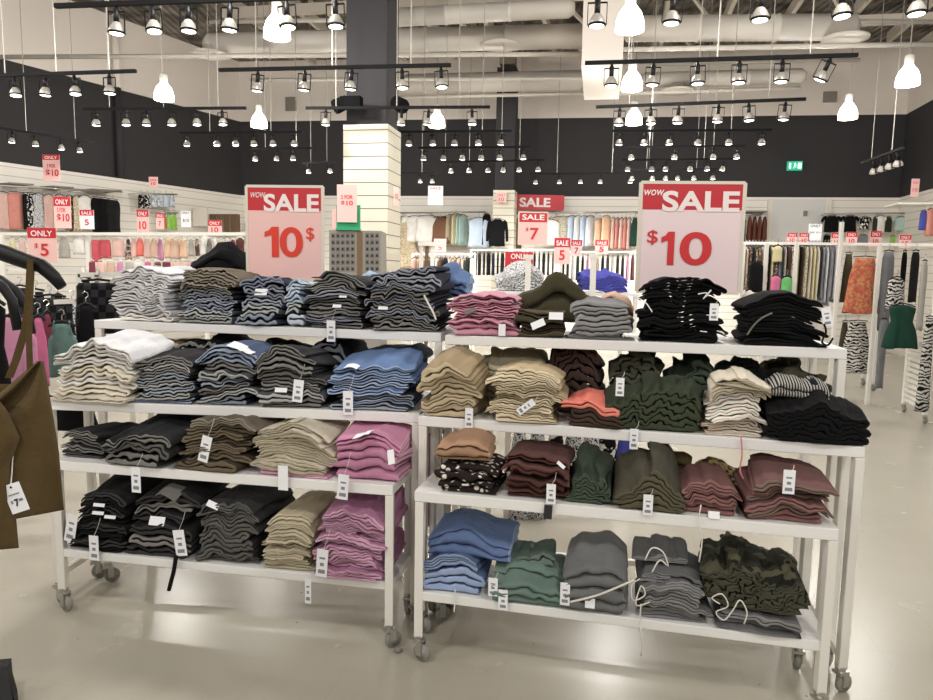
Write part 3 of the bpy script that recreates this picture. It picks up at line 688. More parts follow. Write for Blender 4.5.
# ---- trouser rack, bottom shelf
s = stack(R4, 424, 482, 556, 2, ['periw', 'periw'], 'sweatpants', 'the folded periwinkle pair', d=.3, L=3, wave=.5, mound=.1)
cord(s, [(455, 590), (455, 600), (454, 612)], v=-.014, r=.003)
s2 = heap(R4, 424, 506, 527, 'periw', 'crumpled_sweatpants', 'periwinkle blue sweatpants spread over the folded periwinkle pair', 'sweatpants', d=.3, v0=.035, zb=s.tu*2.05+.005, seed=71, fold=.3, flat=3.4)
s = heap(R4, 490, 562, 562, 'sage', 'folded_sweatpants', 'sage green sweatpants folded beside the periwinkle ones', 'sweatpants', d=.3, v0=-.005, seed=72, fold=.3, flat=4)
tagcard(s, 493, 587, 9, 18, string=.4, v=-.02); tagcard(s, 503, 600, 9, 20, string=.3, v=-.02)
heap(R4, 513, 560, 543, 'sagedk', 'crumpled_sweatpants', 'grey green sweatpants crumpled on the sage green ones', 'sweatpants', d=.17, v0=.1, zb=.12, seed=73, fold=.8)
s = heap(R4, 566, 632, 542, 'slate', 'folded_sweatpants', 'slate grey sweatpants with a white piping stripe on the bottom shelf', 'sweatpants', d=.32, v0=.0, seed=74, fold=.35, flat=3.2)
tagcard(s, 565, 594, 9, 22, string=.3, v=-.015); cord(s, [(570, 602), (595, 596), (618, 587), (634, 580)], v=-.034, r=.004, name='piping'); frontlabel(s, 590, 603, 9, 8)
s = stack(R4, 637, 706, 566, 7, ['slate']*7, 'sweatpants', 'the slate stack with white drawstrings', d=.3, L=2, mound=.15, wave=.5)
cord(s, [(640, 579), (632, 585), (633, 600), (645, 595), (641, 586), (636, 605), (650, 602)], v=-.018); cord(s, [(645, 560), (652, 548), (663, 552), (668, 566), (660, 560), (652, 572)], v=-.01)
cord(s, [(641, 604), (640, 622), (642, 640), (641, 656)], v=-.022, r=.0024)
heap(R4, 632, 690, 547, 'slate', 'crumpled_sweatpants', 'slate grey sweatpants with drawstring crumpled on the slate stack', 'sweatpants', d=.2, v0=.08, zb=s.tu*7*1.03+.004, seed=75, fold=.6)
s = stack(R4, 714, 800, 604, 3, ['slate']*3, 'sweatpants', 'the low pile under the camouflage', d=.28, L=3, mound=.1)
cord(s, [(720, 604), (712, 598), (722, 594), (728, 606), (716, 612), (724, 620), (733, 610), (740, 600), (747, 612), (744, 624)], v=-.02, r=.0024)
heap(R4, 703, 808, 556, 'camo', 'ruffled_trousers', 'camouflage trousers in a ruffled heap at the bottom shelf end', 'trousers', d=.29, v0=.015, zb=s.tu*3*1.02+.006, seed=76, fold=1.8, L=8)
# ---------------------------------------------------------------- the room
def struct(name, me_or_g, mats=None, smooth=False):
    me = me_or_g.me(name, mats, smooth) if isinstance(me_or_g, G) else me_or_g
    o = obj(name, me); o['kind'] = 'structure'; return o
EU = np.array([math.cos(YAW), -math.sin(YAW), 0]); EV = np.array([math.sin(YAW), math.cos(YAW), 0]); EZ = np.array([0, 0, 1.0])
CEIL = 6.3; BAND = 4.95; SLAT = 3.25
g = G(); g.box((-13, -7, -.1), (14, 19, 0)); struct('floor', g, M['floor'])
g = G(); g.box((-13, -7, CEIL), (14, 19, CEIL+.1)); struct('ceiling', g, M['deck'])
def wall(name, A, B, slat=SLAT, t=.12, off=0):
    A = np.array([*A, 0.0]); B = np.array([*B, 0.0]); e = (B-A)/np.linalg.norm(B-A); n = np.array([-e[1], e[0], 0])
    def seg(nm, z0, z1, m, o_=0):
        g = G(); g.obox((A+B)/2+n*(t/2+o_)+EZ*(z0+z1)/2, (B-A)/2, n*t/2, EZ*(z1-z0)/2); return struct(nm, g, m)
    seg(name, 0, slat, M['slat']); seg(name+'_band', slat, BAND, M['dwall']); seg(name+'_upper', BAND, CEIL, M['uwall'])
def PX(x, Y): p = at(x, 272, Y); return (p[0], p[1])
WLa = (-10.35, 7.0); WLb = PX(243, 16.9); WRc = PX(893, 15.0)
WLm = tuple(np.array(PX(0, 11.96))); d_ = np.array(WLb)-np.array(WLm); WLa = tuple(np.array(WLm)-d_*.55)
wall('wall_left', WLa, WLb); wall('wall_back', WLb, WRc)
WRd = PX(933, 13.1); d_ = np.array(WRd)-np.array(WRc); wall('wall_right', WRc, tuple(np.array(WRc)+d_*2.2))
def wallpt(x, y, A=WLb, B=WRc, gap=.0):
    "where the sight line meets the upright plane through A, B, gap in front of it"
    A3 = np.array([*A, 0.0]); e = np.array([*B, 0.0])-A3; e /= np.linalg.norm(e); n = np.array([-e[1], e[0], 0])
    d = ray(x, y); t = ((A3-EYE)@n-gap)/(d@n); return EYE+d*t
# columns
def column(name, x0, x1, Y, ztop, w, wc, slat=SLAT):
    c = at((x0+x1)/2, 272, Y); c = np.array([c[0], c[1], 0])
    g = G(); g.obox(c+EZ*(slat+ztop)/2, EU*w/2, EV*w/2, EZ*(ztop-slat)/2); struct(name+'_upper', g, M['dwall2'])
    g = G(); g.obox(c+EZ*slat/2, EU*wc/2, EV*wc/2, EZ*slat/2); struct(name, g, M['slatcol'])
    return c
c1 = column('column_front', 345, 400, 8.75, CEIL, .49, .55)
c2 = column('column_rear', 490, 517, 15.1, 4.98+.75, .40, .45)
g = G(); g.obox(np.array([c2[0], c2[1], CEIL-.25]), EU*.16, EV*.16, EZ*.25); struct('column_rear_stub', g, M['conc'])
# dropped white riser from the roof
c = at(603, 40, 9.6); g = G(); g.obox(np.array([c[0], c[1], 5.15])+EV*.6, EU*.26, EV*.9, EZ*.95); struct('trim_1', g, M['uwall'])
# roof steel
tw = []
def beam(A, B, w, h, lab, name='roof_joist', mat='beam'):
    c = (np.array(A)+np.array(B))/2; o = empty(name, c, 0, lab, 'roof beam', 'cream roof steel'); o['kind'] = 'thing'
    g = G(); g.bar(A, B, w, h); g.put(name+'_chord', M[mat], o, world=True)
    return o
for k, u in enumerate(np.arange(-6.55, 5.8, 1.05)):
    A = EU*u+EV*7.5+EZ*(CEIL-.2); B = EU*u+EV*15.3+EZ*(CEIL-.2)
    A = A+EU*3.0*0
    o = beam(A, A+EV*7.6+EU*(.3 if u > 3 else 1.0 if k % 2 else .1)*0+EU*.25, .07, .2, 'cream painted roof joist running away under the roof deck')
for k, v in enumerate((9.8, 11.6, 13.4)):
    A = EU*-6.5+EV*v+EZ*(CEIL-.42); B = EU*5.9+EV*v+EZ*(CEIL-.42)
    beam(A, B, .1, .16, ['cream roof girder crossing over the hall, first row', 'cream roof girder crossing over the hall, second row', 'cream roof girder crossing over the hall, third row'][k])
for k, v in enumerate((10.4, 12.2, 14.0)):
    for j, u in enumerate(np.arange(-5.5+.30, 5.0, 2.1)):
        A = EU*u+EV*v+EZ*(CEIL-.05); B = EU*(u+.6)+EV*(v+.9)+EZ*(CEIL-.36)
        o = empty('roof_brace', (A+B)/2, 0, 'slanted cream brace under the roof deck', 'roof beam', 'slanted roof braces'); o['kind'] = 'thing'
        g = G(); g.bar(A, B, .05, .05); g.put('brace_bar', M['beam'], o, world=True)
def duct(x0, y0, x1, y1, Y0, Y1, r, lab, caps=True):
    A = at(x0, y0, Y0); B = at(x1, y1, Y1); o = empty('ceiling_duct', (A+B)/2, 0, lab, 'air duct'); o['kind'] = 'thing'
    g = G(); e = (B-A)/np.linalg.norm(B-A); n_ = int(np.linalg.norm(B-A)/1.2)
    L = np.linalg.norm(B-A); prof = [(r*.55, 0), (r, .08)]
    for q in range(1, n_+1):
        z = L*q/(n_+1); prof += [(r, z-.02), (r*1.05, z-.018), (r*1.05, z+.018), (r, z+.02)]
    prof += [(r, L-.08), (r*.55, L)]
    g.lathe(A, prof, 20, axis=e); g.put('duct_tube', M['beige_duct'], o, True, world=True)
    return o, A, B
duct(205, 45, 586, 36, 11.3, 10.6, .17, 'fat cream air duct behind the black column near the roof')
duct(402, 84, 584, 80, 14.0, 13.6, .18, 'cream air duct low over the rear column')
duct(622, 29, 858, 27, 10.2, 9.8, .17, 'cream air duct with open end over the $10 sign side of the hall')
duct(640, 80, 806, 76, 13.2, 12.6, .13, 'thin cream air duct under the larger one on the exit sign side')
duct(385, 18, 575, 8, 10.0, 9.6, .12, 'thin cream duct at the very top beside the black column')
for (x, y, Y, lab) in ((210, 56, 11.2, 'cream air diffuser hanging from the fat duct end'), (677, 92, 12.9, 'pale air diffuser under the thin cream duct'), (500, 47, 10.7, 'pale air diffuser under the fat cream duct'), (845, 40, 9.8, 'pale air diffuser at the open duct end')):
    g = G(); p = at(x, y, Y); g.lathe(p, [(.02, .16), (.1, .15), (.12, .06), (.3, .03), (.3, .01), (.2, 0), (.05, .0)], 20)
    o = g.put('ceiling_diffuser', M['beige_duct'], None, True); tag(o, lab, 'air vent'); o['kind'] = 'thing'
for (x0, y0, x1, y1, Y, lab) in ((0, 57, 600, 54, 11, 'thin white pipe running the width of the roof under the fat duct'), (380, 98, 600, 93, 14.2, 'thin white pipe above the rear column band'),
                         (600, 50, 933, 44, 10, 'thin white pipe crossing under the open-ended duct'), (600, 94, 800, 88, 13, 'thin white pipe above the exit sign side'), (250, 80, 590, 78, 13, 'thin grey conduit crossing behind the black column'),
                         (640, 20, 933, 22, 11, 'thin pipe at the top over the exit side'), (210, 22, 340, 20, 12, 'thin grey conduit at the top before the black column'), (400, 31, 585, 26, 12.6, 'thin conduit above the fat cream duct'), (655, 64, 860, 60, 13.5, 'thin conduit between the two ducts on the exit side')):
    A, B = at(x0, y0, Y), at(x1, y1, Y*.97); g = G(); g.tube([A, B], .035, 8); o = g.put('ceiling_pipe', M['beige_duct'], None, True); tag(o, lab, 'pipe'); o['kind'] = 'thing'
for (x, y, w, h, nm) in ((291, 104, 11, 13, 'left'), (830, 97, 12, 10, 'r')):
    p = wallpt(x, y, gap=.03); m = mpp(p[1]); g = G(); g.obox(p, EU*w*m/2, EV*.02, EZ*h*m/2)
    for q in range(5): g.obox(p-EV*.025+EZ*h*m*(q-2)/6, EU*w*m*.45, EV*.006, EZ*h*m*.03)
    o = g.put('wall_vent', M['grate'], None); tag(o, 'grey air grille on the beige upper wall, '+('above the 10$ sign' if nm == 'left' else 'above the exit sign'), 'air vent')
p = wallpt(118, 110, WLm, WLb, .09); g = G(); g.tube([[p[0], p[1], SLAT+.02], [p[0], p[1], BAND]], .07, 10, 0); g.tube([[p[0], p[1], BAND], [p[0], p[1], CEIL-.02]], .07, 10, 1)
tag(g.put('wall_pipe', [M['dwall2'], M['uwall']], None, True), 'upright boxed pipe running up the sloping wall, dark below and beige above', 'pipe')
# exit sign
p = wallpt(794.5, 166, gap=.12); m = mpp(p[1]); root = empty('exit_sign', p, 0, 'green running-man exit sign on the charcoal band of the back wall', 'exit sign')
g = G(); g.obox(p, EU*6.8*m, EV*.04, EZ*4.3*m); g.put('housing', M['exit'], root, world=True)
g = G(); q = p-EV*.045
g.obox(q+EU*4.2*m, EU*1.6*m, EV*.004, EZ*2.6*m); g.obox(q-EU*4.6*m, EU*.9*m, EV*.004, EZ*2.6*m)
g.lathe(q+EZ*2*m+EV*.004, [(.7*m, 0), (.7*m, .008)], 10, axis=-EV); g.bar(q+EZ*1.3*m, q-EZ*.6*m-EU*.4*m, 1.0*m, .006); g.bar(q-EZ*.6*m-EU*.4*m, q-EZ*2.6*m-EU*1.6*m, .7*m, .006)
g.bar(q-EZ*.6*m-EU*.4*m, q-EZ*1.8*m+EU*1.2*m, .7*m, .006); g.bar(q+EZ*1.1*m, q+EZ*.2*m+EU*1.7*m, .6*m, .006); g.put('running_man_symbol', M['exitw'], root, world=True)
# speakers on the front column
for (x, y, w, lab, tl) in ((353, 103, 20, 'flat black box speaker on the face of the black column', 0), (342, 104, 9, 'round black speaker angled off the jeans rack side of the column', -1), (399, 104, 13, 'round black speaker angled off the trouser rack side of the column', 1)):
    Y = 8.35; p = at(x, y, Y); m = mpp(Y); o = empty('column_speaker', p, 0, lab, 'speaker')
    o['kind'] = 'thing'
    g = G()
    if tl == 0: g.obox(p-EV*.05, EU*w*m/2, EV*.06, EZ*.055); g.put('speaker_box', M['speaker'], o, world=True)
    else:
        ax = EU*tl*.7-EV*.5-EZ*.45; ax /= np.linalg.norm(ax); g.lathe(p-ax*.1, [(.05, 0), (.075, .03), (.085, .17), (.08, .2), (.06, .195)], 16, axis=ax); g.put('speaker_body', M['speaker'], o, True, world=True)
        g = G(); g.bar(p-ax*.08, p-EU*tl*.1+EV*.05, .03); g.put('wall_mount', M['black'], o, world=True)

# ---------------------------------------------------------------- lamps
def lamp(kind, name, parent, loc, energy, size=.1, color=(1, .965, .915), spot=None, aim=None):
    l = bpy.data.lights.new(name, kind); l.energy = energy; l.color = color
    if kind in ('POINT', 'SPOT'): l.shadow_soft_size = size
    if spot: l.spot_size = R(spot); l.spot_blend = .6
    o = bpy.data.objects.new(name, l); COL.objects.link(o); o.location = Vector([float(a) for a in loc])
    if aim is not None: o.rotation_euler = Vector([float(a) for a in aim]).to_track_quat('-Z', 'Y').to_euler()
    if parent is not None: o.parent = parent; o.matrix_parent_inverse = mw(parent).inverted()
    return o
PEND = [(277, 28, 7.4, 'over the 10$ sign'), (164, 93, 10.2, 'over the pink swimwear rail side'), (259, 121, 12, 'beyond the 10$ sign'), (437, 121, 12, 'just past the black column'), (630, 20, 6.9, 'topmost above the $10 sign'),
        (632, 82, 9.2, 'middle one of the three above the $10 sign'), (634, 118, 11.6, 'lowest of the three above the $10 sign'), (848, 112, 10.75, 'above the exit sign side'), (908, 77, 8.8, 'next to the side wall by the exit')]
pend_me = None
for i, (x, y, Y, w) in enumerate(PEND):
    p = at(x, y, Y); p = p+EZ*.03; root = empty('pendant_lamp', p, 0, f'glowing white bell pendant lamp {w}', 'pendant lamp')
    if not pend_me:
        g = G(); g.lathe((0, 0, -.15), [(.13, 0), (.155, .0), (.155, .03), (.148, .11), (.12, .19), (.075, .25), (.06, .27), (.0, .27)], 24); bell = g.me('bell_shade', M['bell'], True)
        g = G(); g.lathe((0, 0, .12), [(.06, 0), (.062, .12), (.05, .14), (.012, .15)], 16); sock = g.me('socket', M['white'], True)
        pend_me = 1
    root.scale = (.86, .86, .86); obj('bell_shade', bell, root); obj('socket', sock, root)
    g = G(); g.tube([p+EZ*.27, [p[0], p[1], CEIL]], .008, 6); g.put('cord', M['wire'], root, world=True)
    lamp('POINT', 'pendant_light', root, p-EZ*.24, PEND_W, .1)
# unseen point lights without fixtures, added as fill behind, beside and above the camera
for (u, v, k) in ((-6, -2.5, 1.2), (-2.2, -3.5, 1.6), (1.6, -3.5, 1.6), (5.4, -2.5, 1.2), (-6, .5, 1), (-2.2, .2, 1.2), (1.6, .2, 1.2), (5.4, .5, 1), (-6, 3.9, 1.3), (-2.4, 4.3, 1.5), (1.4, 4.3, 1.5), (5.6, 3.9, 1.0), (7.4, 6, .6), (-7, 5.2, 1)):
    p = EU*u+EV*v+EZ*4.2
    lamp('POINT', 'hall_fill_light', None, p, HALL_W*k, .16)

# track spotlights
g = G(); g.lathe((0, 0, -.115), [(.022, 0), (.022, .10), (.014, .10), (.014, .118)], 12); spm = g.me('lamp_holder', M['blackpl'], True)
g = G(); g.lathe((0, 0, -.20), [(.052, .002), (.058, 0), (.062, .006), (.062, .02), (.05, .055), (.03, .085), (.02, .09)], 20); sph = g.me('reflector', M['alu'], True)
g = G(); g.lathe((0, 0, -.203), [(.0, -.006), (.035, -.003), (.052, .003), (.052, .006)], 20); spb = g.me('bulb_face', M['bulb'], True)
g = G(); g.lathe((0, 0, -.196), [(.062, -.002), (.066, 0), (.066, .012), (.062, .014)], 20); spr = g.me('rim', M['black'], True)
g = G()
for s_ in (-1, 1): g.bar((s_*.07, 0, -.03), (s_*.07, 0, -.19), .006, .012)
g.bar((-.07, 0, -.032), (.07, 0, -.032), .006, .012); spy = g.me('yoke', M['black'])
NSPOT = 0
def track(x0, y0, x1, y1, heads, zt, phrase, where, yaw=0, power=0, start=None, tilts=None, group=None, hdrop=.0, wires=3, sc_=1.0, aimback=0):
    "a lamp track seen from (x0, y0) to (x1, y1), heads at photo columns"
    global NSPOT
    def pt(x, y): return atz(x, y, zt)
    A, B = pt(x0, y0), pt(x1, y1); root = empty('lamp_track', (A+B)/2, 0, f'black lamp track {phrase}', 'lamp track')
    g = G(); g.bar(A, B, .034*sc_, .03); g.put('track_bar', M['black'], root, world=True)
    for q in range(wires):
        p = A+(B-A)*(q+.5)/wires; g = G(); g.tube([p+EZ*.015, [p[0], p[1], CEIL-.01]], .005, 5); g.put('suspension_wire', M['wire'], root, world=True)
    e = (B-A)/np.linalg.norm(B-A); ang = math.atan2(e[1], e[0])
    for k, hx in enumerate(heads):
        lo, hi = 0.0, 1.0
        for _ in range(30):
            t = (lo+hi)/2
            if proj(A+(B-A)*t)[0] < hx: lo = t
            else: hi = t
        p = A+(B-A)*lo-EZ*.024
        lab = f'black track spotlight, {ORD1[k]} from {start or "the wall end"}, track {phrase}' if not group else group[0]
        r = empty('track_spotlight', p, ang, lab, 'spotlight', group[1] if group else None)
        tl = tilts[k] if tilts else ((k*37+int(hx)) % 7-3)*2
        r.rotation_euler = (R(tl*.6), R(tl), ang)
        r.scale = (sc_, sc_, sc_)
        for nm, me in (('lamp_holder', spm), ('reflector', sph), ('bulb_face', spb), ('rim', spr), ('yoke', spy)): obj(nm, me, r)
        if power:
            NSPOT += 1
            l = lamp('SPOT', 'spot_beam', None, (0, 0, -.23), power, .05, (1, .965, .915), 75); l.parent = r
            if aimback: l.rotation_euler = (R(48), 0, -ang-YAW)
ORD1 = ['first', 'second', 'third', 'fourth', 'fifth', 'sixth', 'seventh', 'eighth', 'ninth']
ZT = 3.36
track(55, 6, 392, -6, [116, 152, 188, 230, 286, 335], ZT, 'topmost over the jeans rack', '', power=SP_W, sc_=.88)
track(560, -4, 933, -20, [598, 674, 762, 842, 918], ZT, 'topmost over the trouser rack', '', power=SP_W, sc_=.88, start='the white riser')
track(-20, 76, 136, 71, [14, 45, 74, 109], ZT, 'against the sloping wall band', '', power=SP_W, sc_=.88, start='the frame edge')
track(219, 70, 451, 65, [258, 305, 352, 402, 441], ZT, 'passing before the black column', '', power=SP_W, sc_=.85)
track(585, 63, 858, 55, [612, 654, 698, 740, 783, 831], ZT, 'ending in a tilted lamp', '', power=SP_W, sc_=.88, start='the white riser', tilts=[0, 2, -2, 0, 1, 22])
track(83, 109, 246, 108, [96, 125, 146, 171, 196, 222], ZT, 'under the wall pendant', '', power=SP_W, sc_=.82)
track(306, 108, 490, 107, [326, 402, 429, 472], ZT, 'below the black column speakers', '', power=SP_W, sc_=.82)
track(596, 107, 806, 99, [620, 651, 679, 719, 749, 786], ZT, 'above the exit sign', '', power=SP_W, sc_=.88, start='the white riser')
FT = {(0, 128): 'short and distant, before the sloping wall band', (180, 133): 'distant with six lamps before the corner of the walls', (250, 149): 'short with three lamps over the 10$ sign', (395, 132): 'distant, uppermost row before the rear column', (418, 148): 'distant, middle row before the rear column',
      (445, 162): 'distant, third row crossing the rear column', (612, 131): 'distant, uppermost row over the $10 sign', (622, 147): 'distant with four lamps over the $10 sign', (622, 160): 'distant, third row over the $10 sign', (622, 170): 'distant, lowest row over the $10 sign',
      (380, 173): 'short and distant at the slatted column edge', (530, 174): 'distant and low over the long red banner', (303, 163): 'tiny with two lamps beside the slatted column'}
GR = ('small distant black track spotlight hanging before the charcoal wall band', 'distant track spotlights')
for (x0, y0, x1, y1, hs) in ((0, 128, 98, 143, [12, 34, 60, 78]), (180, 133, 302, 132, [187, 216, 235, 253, 272, 294]), (250, 149, 312, 148, [255, 277, 293]), (395, 132, 512, 131, [409, 432, 455, 478, 502]),
                             (418, 148, 530, 147, [424, 444, 463, 482, 500, 523]), (445, 162, 545, 160, [451, 469, 488, 504, 519, 538]), (612, 131, 772, 130, [620, 644, 669, 700, 729, 762]), (622, 147, 745, 146, [631, 676, 714, 736]),
                             (622, 160, 732, 159, [629, 652, 667, 691, 707, 724]), (622, 170, 722, 169, [632, 653, 667, 679, 694, 713]), (380, 173, 436, 173, [396, 420, 432]), (530, 174, 640, 173, [536, 559, 581, 601, 630]), (303, 163, 335, 162, [308, 330])):
    where = FT[x0, y0]
    track(x0, y0, x1, y1, hs, ZT, where, '', group=GR, wires=2, power=FAR_W, aimback=1, sc_=.74)
track(862, 163, 903, 148, [874, 882, 890, 898], 3.2, 'slanting by the side wall', '', wires=2, start='the exit sign', tilts=[25, 25, 25, 25])

# ---------------------------------------------------------------- signs
def text(parent, s, c, right, up, w, h, mat, bold=.0, name='lettering', shear=0, depth=.0015, n=None):
    if s == '1':   # a one with a slanted flag
        right = np.array(right); up = np.array(up); nn = np.cross(right, up); P2 = [(.52, 1), (1, 1), (1, 0), (.5, 0), (.5, .74), (0, .66), (0, .83), (.3, .88)]
        V = [np.array(c)+right*(a-.5)*w+up*(b-.5)*h+nn*depth for a, b in P2]
        return wchild(name, mesh(name, V, [(3, 2, 1, 4), (4, 1, 0, 7), (4, 7, 6, 5)], M[mat]), parent)
    fc = bpy.data.curves.new('t', 'FONT'); fc.body = s; fc.size = 1; fc.offset = bold; fc.extrude = .0; fc.shear = shear; fc.resolution_u = 6
    fo = bpy.data.objects.new('t', fc); COL.objects.link(fo); bpy.context.view_layer.update()
    me = bpy.data.meshes.new_from_object(fo.evaluated_get(bpy.context.evaluated_depsgraph_get()))
    bpy.data.objects.remove(fo)
    V = np.array([v.co[:] for v in me.vertices]); lo, hi = V.min(0), V.max(0)
    q = (V-(lo+hi)/2)/np.maximum(hi-lo, 1e-6)
    right = np.array(right); up = np.array(up); nn = np.cross(right, up)
    P = np.array(c)+q[:, :1]*w*right+q[:, 1:2]*h*up+nn*depth
    for v, p in zip(me.vertices, P): v.co = p
    me.materials.clear(); me.materials.append(M[mat]); me.update()
    return wchild(name, me, parent)
def sign(x0, y0, x1, y1, Y, label, board, header=None, texts=(), frame=False, hfrac=.3, yaw=0, name='price_sign', post=None, foot=None, hm=None, tk=.004):
    c = at((x0+x1)/2, (y0+y1)/2, Y); m = ((c-EYE)@FWD)/F; W = (x1-x0)*m; Hh = (y1-y0)*m
    rt = np.array([math.cos(yaw), math.sin(yaw), 0]); nb = np.array([-rt[1], rt[0], 0])
    root = empty(name, c-EZ*Hh/2, yaw, label, 'sign')
    ins = .035 if frame else 0
    g = G(); g.obox(c, rt*W/2*(1-ins*2), nb*tk, EZ*Hh/2*(1-ins)); g.put('board', M[board], root, world=True)
    if frame:
        g = G(); fw = W*.035
        for (a, b) in (((-1, -1), (1, -1)), ((-1, 1), (1, 1)), ((-1, -1), (-1, 1)), ((1, -1), (1, 1))):
            g.bar(c+rt*a[0]*(W/2-fw/2)+EZ*a[1]*(Hh/2-fw/2), c+rt*b[0]*(W/2-fw/2)+EZ*b[1]*(Hh/2-fw/2), fw, .014, upv=EZ if a[1] == b[1] else nb)
        g.put('frame', M['signframe'], root, world=True)
    if header:
        g = G(); g.obox(c-nb*(tk+.001)+EZ*Hh/2*(1-hfrac-.03*bool(frame)-.0)+EZ*0, rt*W/2*(.93 if frame else .98), nb*.001, EZ*Hh*hfrac/2*.98); 
        for i in range(len(g.v)): pass
        g.put('header_panel', M[header], root, world=True)
    for t in texts:
        s, cx, cy, w, h, mt = t[:6]; kw = t[6] if len(t) > 6 else {}
        text(root, s, c+rt*(cx-.5)*W+EZ*(.5-cy)*Hh-nb*(tk+.0028), rt, EZ, w*W, h*Hh, mt, **kw)
    if post:
        g = G(); g.bar(c-EZ*Hh/2, [c[0], c[1], post], .018); g.put('stand_post', M['white'], root, world=True)
    return root
B = dict(bold=.022)
sa = sign(245, 186, 325, 281, 3.74, 'big pale pink sale sign reading SALE 10$ in a white frame above the jeans', 'pinksign', 'redsign', [
    ('WOW', .17, .105, .19, .055, 'whitetext', dict(bold=.01, shear=.25)), ('SALE', .59, .185, .70, .185, 'whitetext', dict(bold=.03)), ('1', .335, .59, .18, .316, 'redtext'), ('0', .585, .59, .295, .316, 'redtext', dict(bold=.02)), ('$', .825, .505, .10, .145, 'redtext', dict(bold=.01))], frame=True, hfrac=.25, yaw=R(-4), name='sale_sign', post=1.272)
sb = sign(638, 182, 742, 294, 3.27, 'big pale lilac sale sign reading SALE $10 in a white frame above the trousers', 'lilacsign', 'redsign', [
    ('wow', .14, .105, .19, .05, 'whitetext', dict(bold=.01, shear=.2)), ('SALE', .58, .18, .72, .182, 'whitetext', dict(bold=.03)), ('1', .29, .594, .125, .295, 'redtext2'), ('0', .555, .594, .30, .295, 'redtext2', dict(bold=.02)), ('$', .144, .50, .10, .13, 'redtext2', dict(bold=.01))], frame=True, hfrac=.24, yaw=R(-5), name='sale_sign', post=1.272)
def small(x0, y0, x1, y1, Y, label, head, body, board='pinksign', hf=.3, post=None, **k):
    tx = []
    if head: tx.append((head, .5, hf*.55, .74, hf*.55, 'whitetext', dict(bold=.02)))
    for (s, cx, cy, w, h) in body: tx.append((s, cx, cy, w, h, 'redtext2', dict(bold=.02)))
    return sign(x0, y0, x1, y1, Y, label, board, 'redsign' if head else None, tx, hfrac=hf, post=post, **k)
small(28, 228, 57, 262, 6.0, 'pink ONLY $5 sign over the hanging black garments', 'ONLY', [('5', .58, .64, .28, .36), ('$', .3, .55, .12, .2)], post=1.5)
small(54, 197, 71, 228, 8.2, 'pink ONLY sign with ten dollar price above the swimwear rail', 'ONLY', [('5 FOR', .45, .42, .5, .14), ('$10', .55, .68, .75, .28)])
small(43, 155, 60, 181, 11.0, 'pink three for ten sign high on the sloping wall', 'ONLY', [('3 FOR', .5, .42, .5, .14), ('$10', .55, .7, .75, .3)], hf=.2)
small(137, 210, 149, 233, 9.5, 'pink ONLY ten sign beside the neon garments', 'ONLY', [('10', .5, .66, .6, .35)])
small(80, 210, 94, 229, 9.0, 'white sign with red header before the black trousers', 'SALE', [('5', .5, .65, .3, .3)], board='tag')
small(156, 213, 164, 229, 9.4, 'small pink sign touching the neon green garments', 'SALE', [('7', .5, .65, .3, .3)])
sign(181, 211, 191, 227, 9.6, 'white sign with black header near the neon garments', 'tag', None, [('ONLY', .5, .12, .8, .14, 'black'), ('$15', .5, .6, .6, .2, 'black')])
small(208, 220, 222, 235, 9.4, 'pink ONLY ten sign before the brown wood panel', 'ONLY', [('10', .5, .66, .5, .35)], hf=.4)
small(149, 177, 158, 187, 13.5, 'tiny pink sign on the dark band edge', None, [('SALE', .5, .3, .7, .2), ('10', .5, .65, .5, .3)])
sg = small(337, 185, 357, 222, 7.55, 'pink two for ten card in a green stand on the jewellery display', None, [('2 FOR', .5, .33, .6, .1), ('$10', .5, .5, .6, .14)])
small(518, 212, 548, 245, 9.0, 'white-framed SALE $7 sign on a white post', 'SALE', [('7', .55, .66, .3, .36), ('$', .3, .55, .1, .16)], post=1.3, frame=True)
small(554, 238, 570, 264, 8.0, 'pink SALE 5 sign beside the SALE $7 sign', 'SALE', [('5', .5, .66, .35, .38)], hf=.36, post=1.3)
small(571, 240, 582, 256, 9.5, 'small pale SALE 7 sign in the middle of the hall', 'SALE', [('7', .5, .66, .35, .38)], hf=.36, board='lilacsign')
small(595, 240, 608, 254, 10.0, 'small pink SALE 5 sign below the apricot garments', 'SALE', [('5', .5, .66, .35, .38)], hf=.4)
sign(505, 252, 533, 278, 7.6, 'red ONLY sign in front of the black patterned pile', 'redsign', None, [('ONLY', .5, .17, .6, .2, 'whitetext', dict(bold=.02))], post=1.1)
p_ = wallpt(540, 202, gap=.3)
sign(514, 195, 564, 210, p_[1], 'long red SALE banner on the back wall over the clothes', 'redsign', None, [('SALE', .42, .5, .62, .62, 'whitetext', dict(bold=.035))], name='sale_banner')
sign(428, 186, 443, 205, 14.6, 'white card sign with red heading above the white tops', 'tag', None, [('SALE', .5, .12, .7, .12, 'redtext2')])
sign(496.5, 192.5, 506.5, 202.5, 14.75, 'small pink sign on the rear slatted column', 'pinksign', None, [('ONLY', .5, .25, .8, .25, 'redtext2'), ('10', .5, .68, .5, .35, 'redtext2')])
sign(434, 239, 446, 252, 11.0, 'small pink sale sign below the brown tops', 'pinksign', None, [('SALE', .5, .25, .8, .25, 'redtext2'), ('5', .5, .65, .3, .35, 'redtext2')])
sign(480, 240, 489, 250, 12.0, 'small wine red sign with white five beside the black jacket', 'wine_', None, [('5', .5, .5, .35, .55, 'whitetext', B)]) if 'wine_' in M else None
